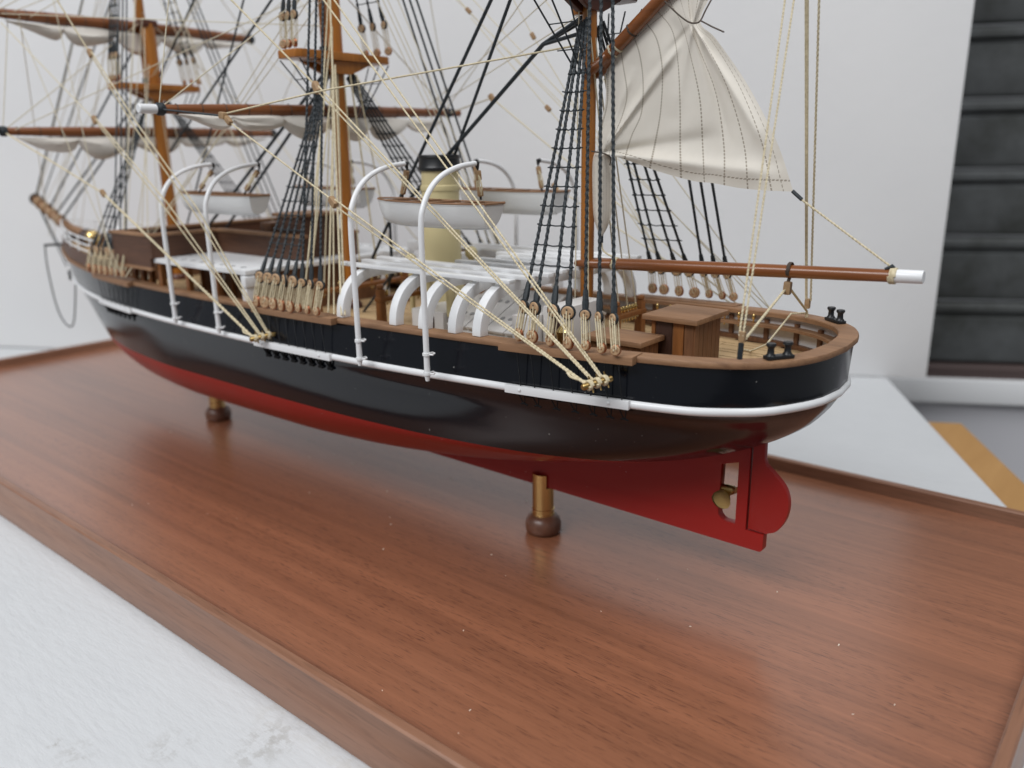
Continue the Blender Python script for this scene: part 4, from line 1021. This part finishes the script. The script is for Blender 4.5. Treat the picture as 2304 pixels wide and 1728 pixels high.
q = MB(); q.span(-2.24, -2.12, 1.545, 1.69, .6885, .815); ch = SP('chart_house', q, 'bridge', bevel=.003); q = MB(); q.span(-2.25, -2.11, 1.535, 1.70, .8155, .826); SP('chart_house_roof', q, 'rail', ch, bevel=.002)
q = MB(); q.span(-2.36, -2.3, 1.56, 1.68, .6885, .79); SP('locker', q, 'house', bevel=.003)
for y in (1.75, 1.80, 1.85, 1.90):          # white ladder bulwark on the far side, aft of the bridge
    q = MB(); q.span(-2.0 + (y - 1.75), -1.985 + (y - 1.75), y, y + .02, DZ + .001, .70); SP('ladder_post', q, 'white')
q = MB(); q.span(-2.03, -1.83, 1.90, 1.915, .69, .72); SP('ladder_rail', q, 'white', bevel=.003)
# ---- forecastle
C = RAIL[RAIL[:, 0] < -3.08]
for s_ in (-1, 1):
    G = [[(p[0], CY + s_ * max(p[1] - .002, .001), p[2] + CAPT + .001 + k) for p in C] for k in (0.0, .05)]
    G2 = [[(p[0], CY + s_ * max(p[1] - .014, .0005), p[2] + CAPT + .001 + k) for p in C] for k in (.05, 0.0)]
    q = MB(); q.grid(np.array(G + G2)); SP('forecastle_bulwark', q, 'bridge')
    for kz in (.062, .085, .108):
        q = MB(); q.tube([(p[0], CY + s_ * max(p[1] - .008, .001), p[2] + CAPT + kz) for p in C[::2]], .0032, 6); SP('forecastle_rail', q, 'white')
    for p in C[1::5]:
        q = MB(); q.tube([(p[0], CY + s_ * max(p[1] - .008, .001), p[2] + CAPT + .045), (p[0], CY + s_ * max(p[1] - .008, .001), p[2] + CAPT + .112)], .0036, 6); SP('rail_stanchion', q, 'white')
V = [(p[0], CY - max(p[1] - .016, 0), .64) for p in C]; V2 = [(p[0], CY + max(p[1] - .016, 0), .64) for p in C]; n_ = len(C)
q = MB(); q.add(V + V2, [(i, i + 1, n_ + i + 1, n_ + i) for i in range(n_ - 1)]); SP('forecastle_deck', q, 'deck')
q = MB(); q.span(C[0][0] - .004, C[0][0] + .008, CY - C[0][1] + .016, CY + C[0][1] - .016, DZ + .001, .6385); SP('forecastle_bulkhead', q, 'house')
for x, y, r_, h, m_ in ((-3.62, 1.55, .035, .07, 'house_dark'), (-3.5, 1.52, .03, .075, 'brass'), (-3.42, 1.6, .032, .085, 'white'), (-3.32, 1.52, .03, .08, 'black_metal'), (-3.25, 1.65, .03, .07, 'brass_old'), (-3.2, 1.78, .03, .08, 'white')):
    q = MB(); q.lathe([(r_ * .8, 0), (r_, h * .25), (r_, h * .6), (r_ * .7, h * .9), (r_ * .3, h)], (x, y, .6405), n=16); SP('deck_fitting', q, m_)
for k in range(3):
    q = MB(); q.lathe([(.022, -.10), (.028, -.09), (.028, -.02), (.018, 0), (.018, .02), (.028, .04), (.028, .11), (.022, .12)], (-3.36, CY, .675), (0, 1, 0), 18) if k == 0 else None
    if k == 0: SP('windlass', q, 'house_dark')
# bowsprit
s0 = np.array((-3.62, CY, .655)); s1 = np.array((-3.95, CY, .69)); s2 = np.array(at_s(78, 446, CY))
q = MB(); q.tube([s0, s1 * .5 + s0 * .5, s1, (s1 + s2) / 2, s2], [.022, .023, .023, .021, .018], 14); bs = SP('bowsprit', q, 'rail', label='short bowsprit with lashings at its outer end')
dirb = s2 - s1
for t in (.25, .45, .62, .8, .95): lashing(s1 + dirb * t, dirb, .0215, .014, 'pin' if t < .9 else 'thread', bs, 3, .004)
# anchor davit, rope loop and anchor stock
c0_ = np.array(at_s(141, 549, 1.56)); c1_ = np.array(at_s(100, 552, 1.47))
line_('cathead', [c0_ + (c0_ - c1_) * .4, c0_, c1_], .006, 'black_metal')
lp = [at_s(a_, b_, 1.46) for a_, b_ in ((101, 553), (105, 590), (115, 640), (128, 690), (143, 722), (158, 735), (166, 725), (169, 690), (170, 640))]
line_('anchor_rope', smooth_path(lp, 5), .0032, 'rope_black')
line_('anchor_shank', [at_s(155, 608, 1.53), at_s(159, 630, 1.53)], .006, 'black_metal')
for e_ in ((153, 590), (150, 600)): line_('bobstay', [s2, at_s(e_[0], e_[1], CY)], .003, 'rope_black')

# ---- davits, falls and boats
dpath = [(1.226, .524), (1.226, .70), (1.226, .845), (1.236, .892), (1.262, .930), (1.30, .955), (1.35, .970), (1.402, .976)]
def davit(x, s_):
    P = smooth_path([(x, CY + s_ * (CY - y), z) for y, z in dpath], 5)
    q = MB(); q.tube(P, np.linspace(.0068, .0058, len(P)), 12); d_ = SP('davit', q, 'white')
    q = MB(); q.lathe([(.0066, -.001), (.0045, -.013)], (x, P[0][1], .525), n=12); SP('davit_foot', q, 'white', d_)
    for z in (.585 - .012, .535 - .006):
        q = MB(); q.lathe([(.0070, -.003), (.0092, -.003), (.0092, .003), (.0070, .003)], (x, P[0][1], z), n=14)
        q.tube([(x + .004, P[0][1], z), (x + .016, P[0][1] - s_ * .004, z), (x + .021, P[0][1] - s_ * .004, z + .005)], .0022, 6); q.tube([(x, P[0][1], z), (x, P[0][1] - s_ * .02, z)], .0024, 6)
        SP('davit_bracket', q, 'white', d_)
    e = P[-1]
    q = MB(); q.tube([e, e + np.array([0, -s_ * .006, 0]), e + np.array([0, -s_ * .008, -.012])], [.006, .0065, .003], 8); SP('davit_eye', q, 'black_metal', d_)
    return e + np.array([0, -s_ * .008, -.012])
def boat(x0, x1, yc, ztop, h, label):
    t = Thing('lifeboat', label, 'lifeboat', ((x0 + x1) / 2, yc, ztop - h), 'boats hung from the white davits')
    n, k = 25, 13; G = []; L = x1 - x0; bm2 = .052
    for i in range(n):
        s_ = i / (n - 1)                      # 0 bow (forward), 1 transom
        b_ = bm2 * (max(0, math.sin(PI * min(.5, (s_ * .62)) )) ** .75 if s_ < .8 else 1.0) ; b_ = bm2 * (min(1, (s_ / .26)) ** .5) * (1 - .34 * max(0, (s_ - .6) / .4) ** 2)
        zt = ztop + .006 * (1 - s_) ** 2 + .002 * s_ ** 3
        zk = ztop - h * (1 - .16 * max(0, 1 - s_ / .25) ** 2) + .004 * max(0, (s_ - .7) / .3) ** 2
        row = []
        for j in range(-(k - 1), k):
            a_ = abs(j) / (k - 1); th = a_ * PI / 2; yy = b_ * (.74 * min(1, math.sin(th) ** .55) + .26 * a_); zz = zk + (zt - zk) * (1 - max(0, math.cos(th)) ** .95)
            xo = x0 + L * s_ + (.022 * (1 - a_) if i == 0 else .022 * (1 - a_) * (1 - s_) ** 3) - .018 * (1 - a_) * s_ ** 4
            row.append((xo, yc + math.copysign(yy, j), zz))
        G.append(row)
    G = np.array(G); q = MB(); q.grid(G)
    m_ = 2 * k - 1; c_ = G[-1].mean(0); q.add([*G[-1]], [tuple(range(m_))]); hl = t.part('boat_hull', q, 'boat', angle=45)
    edge = np.vstack([G[::-1, 0], G[1:, -1]])
    for side in (0, -1):
        q = MB(); q.tube(G[:, side] + np.array([0, 0, .001]), .0020, 6); t.part('gunwale', q, 'rail')
    q = MB(); q.tube([G[-1, 0] + np.array([0, 0, .001]), G[-1, -1] + np.array([0, 0, .001])], .0034, 6); t.part('gunwale', q, 'rail')
    V = [tuple(p + np.array([0, 0, -.004])) for p in G[:, 0]] + [tuple(p + np.array([0, 0, -.004])) for p in G[:, -1]]
    q = MB(); q.add(V, [(i, i + 1, n + i + 1, n + i) for i in range(n - 1)]); t.part('bottom_boards', q, 'house')
    for f_ in (.22, .42, .62, .82):
        i = int(f_ * (n - 1)); q = MB(); q.span(G[i, 0, 0] - .008, G[i, 0, 0] + .008, G[i, 0, 1] + .002, G[i, -1, 1] - .002, G[i, 0, 2] - .002, G[i, 0, 2] + .003); t.part('thwart', q, 'rail')
    q = MB(); q.tube([(p[0], p[1], p[2] - .001) for p in G[:, k - 1]], .003, 6); t.part('boat_keel', q, 'boat')
    return t
def falls(e, p, tw=True):
    e = np.array(e); p = np.array(p); d = e - p
    block(p + d * .22, d, True, 1.1); block(p + d * .78, d, True, 1.1)
    for dx in (-.004, .0, .004): line_('boat_fall', [p + d * .2 + np.array([dx, -.004, 0]), p + d * .8 + np.array([dx, -.004, 0])], .0015, 'rope')
    line_('fall_hook', [p - np.array([0, 0, .004]), p + d * .16], .0028, 'black_metal'); line_('fall_strop', [p + d * .86, e], .002, 'black_metal')
    line_('fall_end', smooth_path([p + d * .75 + np.array([.006, -.004, 0]), p + d * .4 + np.array([.012, -.006, 0]), p + d * .1 + np.array([.006, -.004, 0])], 5), .0015, 'rope')
ends = {}
for x in (-2.347, -2.107, -1.494, -1.265): ends[x] = davit(x, -1)
for x in (-2.45, -2.21, -1.65, -1.42): ends[x] = davit(x, 1)
boat(-1.604, -1.221, 1.415, .886, .056, 'white lifeboat with brown gunwale on near davits in front of the yellow funnel')
boat(-2.532, -2.104, 1.40, .886, .055, 'white lifeboat on near davits above the brown bridge')
boat(-1.72, -1.34, 1.835, .892, .060, 'white lifeboat on far davits, right of the funnel behind the mizzen shrouds')
boat(-2.53, -2.14, 1.835, .886, .060, 'white lifeboat on far davits, behind the main mast')
for x, tx_ in ((-1.494, -1.52), (-1.265, -1.262)): falls(ends[x], (tx_, 1.415, .90))
for x, tx_ in ((-2.347, -2.43), (-2.107, -2.18)): falls(ends[x], (tx_, 1.40, .895))
for x, tx_ in ((-1.65, -1.65), (-1.42, -1.41), (-2.45, -2.46), (-2.21, -2.21)): falls(ends[x], (tx_, 1.835, .898))

# ---- brass pin racks low on the hull
def rack(px, py, y):
    c_ = np.array(at_s(px, py, y)); d = np.array([.35, .93, .12]); d /= np.linalg.norm(d)
    q = MB(); q.tube([c_ - d * .012, c_ - d * .010, c_ + d * .055, c_ + d * .058], [.005, .0068, .0068, .004], 12); rk = SP('pin_rack', q, 'brass_old', label='brass pin rack for the braces on the hull side')
    for t in (.0, .018, .036):
        q = MB(); a_ = np.linspace(0, 4 * PI, 26); e1 = np.cross(d, [0, 0, 1.0]); e1 /= np.linalg.norm(e1); e2 = np.cross(d, e1)
        q.tube([c_ + d * (t + .0006 * b_) + .0085 * (math.cos(b_) * e1 + math.sin(b_) * e2) for b_ in a_], .0026, 6); SP('hitch', q, 'rope', rk)
        q = MB(); q.tube([c_ + d * (t + .009) + np.array([-.006, -.002, .016]), c_ + d * (t + .009), c_ + d * (t + .009) + np.array([.008, -.004, -.014])], [.0015, .0032, .0015], 6); SP('belaying_pin', q, 'brass_old', rk)
    q = MB(); q.tube(smooth_path([c_ + d * .02 + np.array([-.0, -.006, 0]), c_ + np.array([-.03, -.006, .012]), c_ + np.array([-.045, -.004, .02])], 5), .0024, 6); SP('rope_end', q, 'rope', rk)
    return c_, d
rz_, dz_ = rack(1322, 868, 1.235); rm_, dm_ = rack(572, 762, 1.205)
rz_f = np.array(mir(rz_)); rm_f = np.array(mir(rm_))

# ---- running rigging; points: yard tips etc.
FYn, FYf = (-3.075, 1.10, 1.088), (-3.075, 2.14, 1.088)
FTn, FTf = (-3.085, 1.13, 1.452), (-3.085, 2.08, 1.452)
MYn, MYf = (-2.035, 1.09, 1.114), (-2.035, 2.13, 1.13)
def px(a_, b_, y): return np.array(at_s(a_, b_, y))
up = lambda p, q_, k: np.array(p) + (np.array(q_) - np.array(p)) * k
# braces to the mizzen rack
for a_, yy, o_ in (((728, 0), 1.40, .036), ((752, 0), 1.41, .040)):
    e = px(*a_, yy); s_ = rz_ + dz_ * o_; line_('brace', [s_, up(s_, e, 1.25)], .0019, 'rope', True)
blk1 = px(712, 197, 1.30); block(blk1, (-.5, .1, .6), False, 1.15)
for o_, k in ((.016, 0), (.020, 1)): line_('brace', [rz_ + dz_ * o_, blk1 + np.array([.006 * k, 0, -.006 + .010 * k])], .0019, 'rope', True)
e = px(560, 41, 1.25); line_('brace_pendant', [blk1 + np.array([-.01, 0, .01]), up(blk1, e, 1.5)], .0022, 'rope')
blk2 = px(750, 455, 1.20); block(blk2, (-.6, .1, .45), False, 1.1)
for o_, k in ((.0, 0), (.003, 1)): line_('brace', [rz_ + dz_ * o_, blk2 + np.array([.006 * k, 0, -.006 + .012 * k])], .0019, 'rope', True)
blk3 = px(502, 260, 1.15); block(blk3, (-.8, .1, .1), False, 1.1); block(blk3 + np.array([.02, 0, -.012]), (.7, 0, -.6), False, .9)
line_('brace_pendant', [MYn, blk3 + np.array([-.008, 0, 0])], .0028, 'rope_black')
line_('brace', [blk3 + np.array([.02, 0, -.014]), blk2 + np.array([-.01, 0, .008])], .0019, 'rope', True)
line_('brace', [blk3 + np.array([.01, 0, .004]), px(730, 203, 1.30), (-1.13, 1.60, 1.225)], .0022, 'rope')
# braces to the main rack
bA = px(232, 435, 1.22); block(bA, (-.6, 0, .5)); line_('brace', [rm_ + dm_ * .0, bA], .0034, 'rope', True); line_('brace', [bA, FYn], .0026, 'rope')
bB = px(213, 270, 1.2); block(bB, (-.4, 0, .6)); bC = px(203, 120, 1.2); block(bC, (-.4, 0, .6))
for o_, k in ((.018, 0), (.022, 1)):
    line_('brace', [rm_ + dm_ * o_, px(369 + 12 * k, 465 - 3 * k, 1.21), bB + np.array([.008 * k, 0, .004 * k])], .0019, 'rope', True)
    line_('brace', [rm_ + dm_ * (o_ + .02), px(434 + 10 * k, 473 - 4 * k, 1.21), px(298 + 10 * k, 279 - 2 * k, 1.2), bC + np.array([.008 * k, 0, .004 * k])], .0019, 'rope', True)
line_('brace_pendant', [bC, up(bC, px(150, 35, 1.17), 1.4)], .0022, 'rope'); line_('brace_pendant', [bB, up(bB, FTn, .9)], .0018, 'rope_pale')
# far braces, mirrored, thinner in view
for a_, b_ in ((mir(rz_), mir(blk1)), (mir(rz_), mir(blk2)), (mir(blk1), MYf), (mir(rm_), mir(bA)), (mir(rm_), mir(bB)), (mir(bA), FYf), (mir(rm_), mir(bC))): line_('brace', [a_, b_], .0022, 'rope_pale')
for p in (mir(blk1), mir(blk2), mir(bA), mir(bB), mir(bC)): block(p, (-.5, 0, .6))
# stays: mizzen to main foot, main to fore foot, fore to bowsprit
line_('stay', [(-1.13, CY, 1.285), px(1222, 100, CY), px(877, 500, CY), (-1.80, CY, .66)], .0050, 'rope_black'); stf = np.array((-1.80, CY, .66))
for s_ in (-1, 1): line_('stay_leg', [stf, (-1.90, CY + s_ * .035, DZ)], .0038, 'rope_black'); 
line_('stay_collar', [px(1222, 100, CY), (-1.115, 1.60, 1.25)], .0045, 'rope_black'); line_('stay_collar', [px(1222, 100, CY), (-1.115, 1.64, 1.29)], .0045, 'rope_black')
sA = px(836, 585, CY); sB = px(1105, 0, CY); line_('stay', [sA, up(sA, sB, 1.4)], .0045, 'rope_black')
sA = px(958, 530, CY + .02); sB = px(1148, 0, CY); line_('stay', [sA, up(sA, sB, 1.4)], .0042, 'rope_black')
for s_ in (-1, 1): line_('stay', [(-2.0, CY + s_ * .01, 1.25), (-2.94, CY + s_ * .05, .60)], .0050, 'rope_black')
line_('stay', [(-2.0, CY, 1.62), (-2.98, CY, 1.02)], .0038, 'rope_black'); line_('stay', [(-2.0, CY, 2.05), (-2.99, CY, 1.28)], .0038, 'rope_black'); line_('stay', [(-2.01, CY, 2.05), (-2.99, CY, .66)], .0034, 'rope_black')
for zt__, t_ in ((1.24, .25), (1.27, .42), (1.45, .6), (1.75, .82), (2.05, .95), (2.05, .99)): line_('fore_stay', [(-3.05, CY, zt__), s1 + dirb * t_], .0042 if zt__ < 1.5 else .003, 'rope_black')
for zt__ in (2.0, 1.8): line_('jib_halyard', [(-3.05, CY - .02, zt__), s1 + dirb * .95], .0016, 'rope_pale')
# yard lifts, halyards and falls down to the deck
for tip, xx in ((FYn, -3.04), (FYf, -3.04), (MYn, -2.0), (MYf, -2.0)): line_('lift', [tip, (xx, CY, 1.48)], .0016, 'rope_pale')
for tip, xx in ((FTn, -3.04), (FTf, -3.04)): line_('lift', [tip, (xx, CY, 1.95)], .0016, 'rope_pale')
for tip, hi in ((FYn, (-3.085, 1.18, 1.452)), (FYf, (-3.085, 2.04, 1.452)), (MYn, (-2.05, 1.2, 1.545)), (MYf, (-2.05, 2.06, 1.545))): line_('sheet_line', [tip, hi], .0015, 'rope_pale')
for k in range(7):
    x = -1.78 + .03 * k; line_('halyard', [(x + random.uniform(-.02, .02), CY - .352 + random.uniform(0, .02), .612), (-1.965 + .006 * k, 1.59 - .004 * k, 1.24 + .1 * (k % 3))], .0021 + .0006 * (k % 2), 'rope', False)
for k in range(5): line_('halyard', [(-1.93, 1.47 + .07 * k, .63), (-1.98 + .01 * k, CY - .03 + .015 * k, 1.22)], .0028 if k % 2 else .002, 'rope')
for k in range(3): line_('halyard', [(-2.76 + .06 * k, CY - .315, .612), (-3.0, 1.59, 1.2 + .12 * k)], .0016, 'rope_pale')
for k in range(3): line_('halyard', [(-2.93, 1.5 + .1 * k, .62), (-3.01, CY - .03 + .03 * k, 1.2)], .0015, 'rope_pale')
for k in range(3): line_('halyard', [(-1.06, 1.69 + .04 * k, .612), (-1.095, CY - .018 + .018 * k, 1.24)], .0018, 'rope_pale')
line_('halyard', [(-1.085, 1.59, .63), (-1.10, 1.598, 1.31)], .002, 'rope'); line_('halyard', [(-1.12, 1.585, .58), (-1.125, 1.60, 1.31)], .0015, 'rope_pale')
# long thin lines crossing behind
for a_, b_ in ((((-.80, 2.0, .60)), (-2.035, 2.08, 1.545)), ((-.80, 2.0, .60), (-2.05, 2.0, 2.0)), ((-.82, 2.0, .60), (-2.03, 1.9, 1.7)), ((-1.65, 2.0, .60), (-3.08, 2.05, 1.452)), ((-1.65, 2.0, .60), (-3.08, 1.95, 2.0)),
               ((-1.12, 1.6, 1.8), (-2.03, 1.2, 1.55)), ((-2.0, 1.6, 1.8), (-3.08, 1.15, 1.46)), ((-2.0, 1.62, 1.45), (-3.07, 2.12, 1.09)), ((-2.0, 1.62, 1.46), (-3.07, 1.13, 1.09)), ((-2.0, 1.6, 1.35), (-3.08, 1.15, 1.45)), ((-1.12, 1.62, 1.5), (-2.03, 2.1, 1.13)),
               ((-3.0, 1.62, 1.9), (-4.1, 1.62, .75)), ((-3.05, 1.2, 1.45), (-4.0, 1.55, .7)), ((-3.05, 1.62, 1.5), (-4.2, 1.62, .79)), ((-2.75, 1.27, .61), (-3.08, 1.2, 1.45)), ((-2.8, 1.27, .61), (-3.06, 1.3, 1.75))):
    line_('running_line', [a_, b_], .0014, 'rope_pale')
for pp in (((1010, -25), (1054, 24), (1300, 280), (1500, 600)), ((1150, -10), (1199, 81), (1330, 300), (1505, 610)), ((1060, 40), (1233, 244), (1340, 370), (1490, 590))):
    P = [px(a_, b_, 1.9 + .02 * i) for i, (a_, b_) in enumerate(pp)]
    line_('running_line', P, .0014, 'rope_pale'); block(P[1], P[0] - P[1], True)
# more fine lines between the masts
r3 = np.random.default_rng(21)
def between(a_, b_, n, da, db, r_=.0013):
    for k in range(n):
        line_('running_line', [np.array(a_) + r3.uniform(-1, 1, 3) * da, np.array(b_) + r3.uniform(-1, 1, 3) * db], r_, 'rope_pale')
between((-1.97, 1.60, 1.40), (-2.75, 1.275, .615), 3, (.01, .02, .12), (.06, .01, 0)); between((-3.02, 1.60, 1.5), (-2.78, 1.28, .615), 3, (.01, .02, .2), (.05, .01, 0))
between((-3.03, 1.62, 1.85), (-3.95, 1.60, .66), 4, (.01, .02, .15), (.1, .04, 0)); between((-1.99, 1.62, 1.9), (-3.03, 1.62, 1.35), 3, (.01, .02, .1), (.01, .02, .12))
between((-1.99, 1.64, 1.8), (-1.66, 1.955, .61), 4, (.01, .02, .15), (.06, .005, 0)); between((-3.02, 1.64, 1.7), (-2.76, 1.945, .61), 4, (.01, .02, .2), (.06, .005, 0))
between((-3.08, 2.05, 1.45), (-1.99, 1.64, 1.5), 2, (.0, .05, .01), (.01, .01, .1)); between((-2.04, 2.08, 1.14), (-1.12, 1.64, 1.35), 2, (.0, .05, .01), (.01, .01, .1)); between((-3.08, 1.2, 1.45), (-2.0, 1.6, 1.75), 2, (0, .06, .01), (.01, .01, .1))
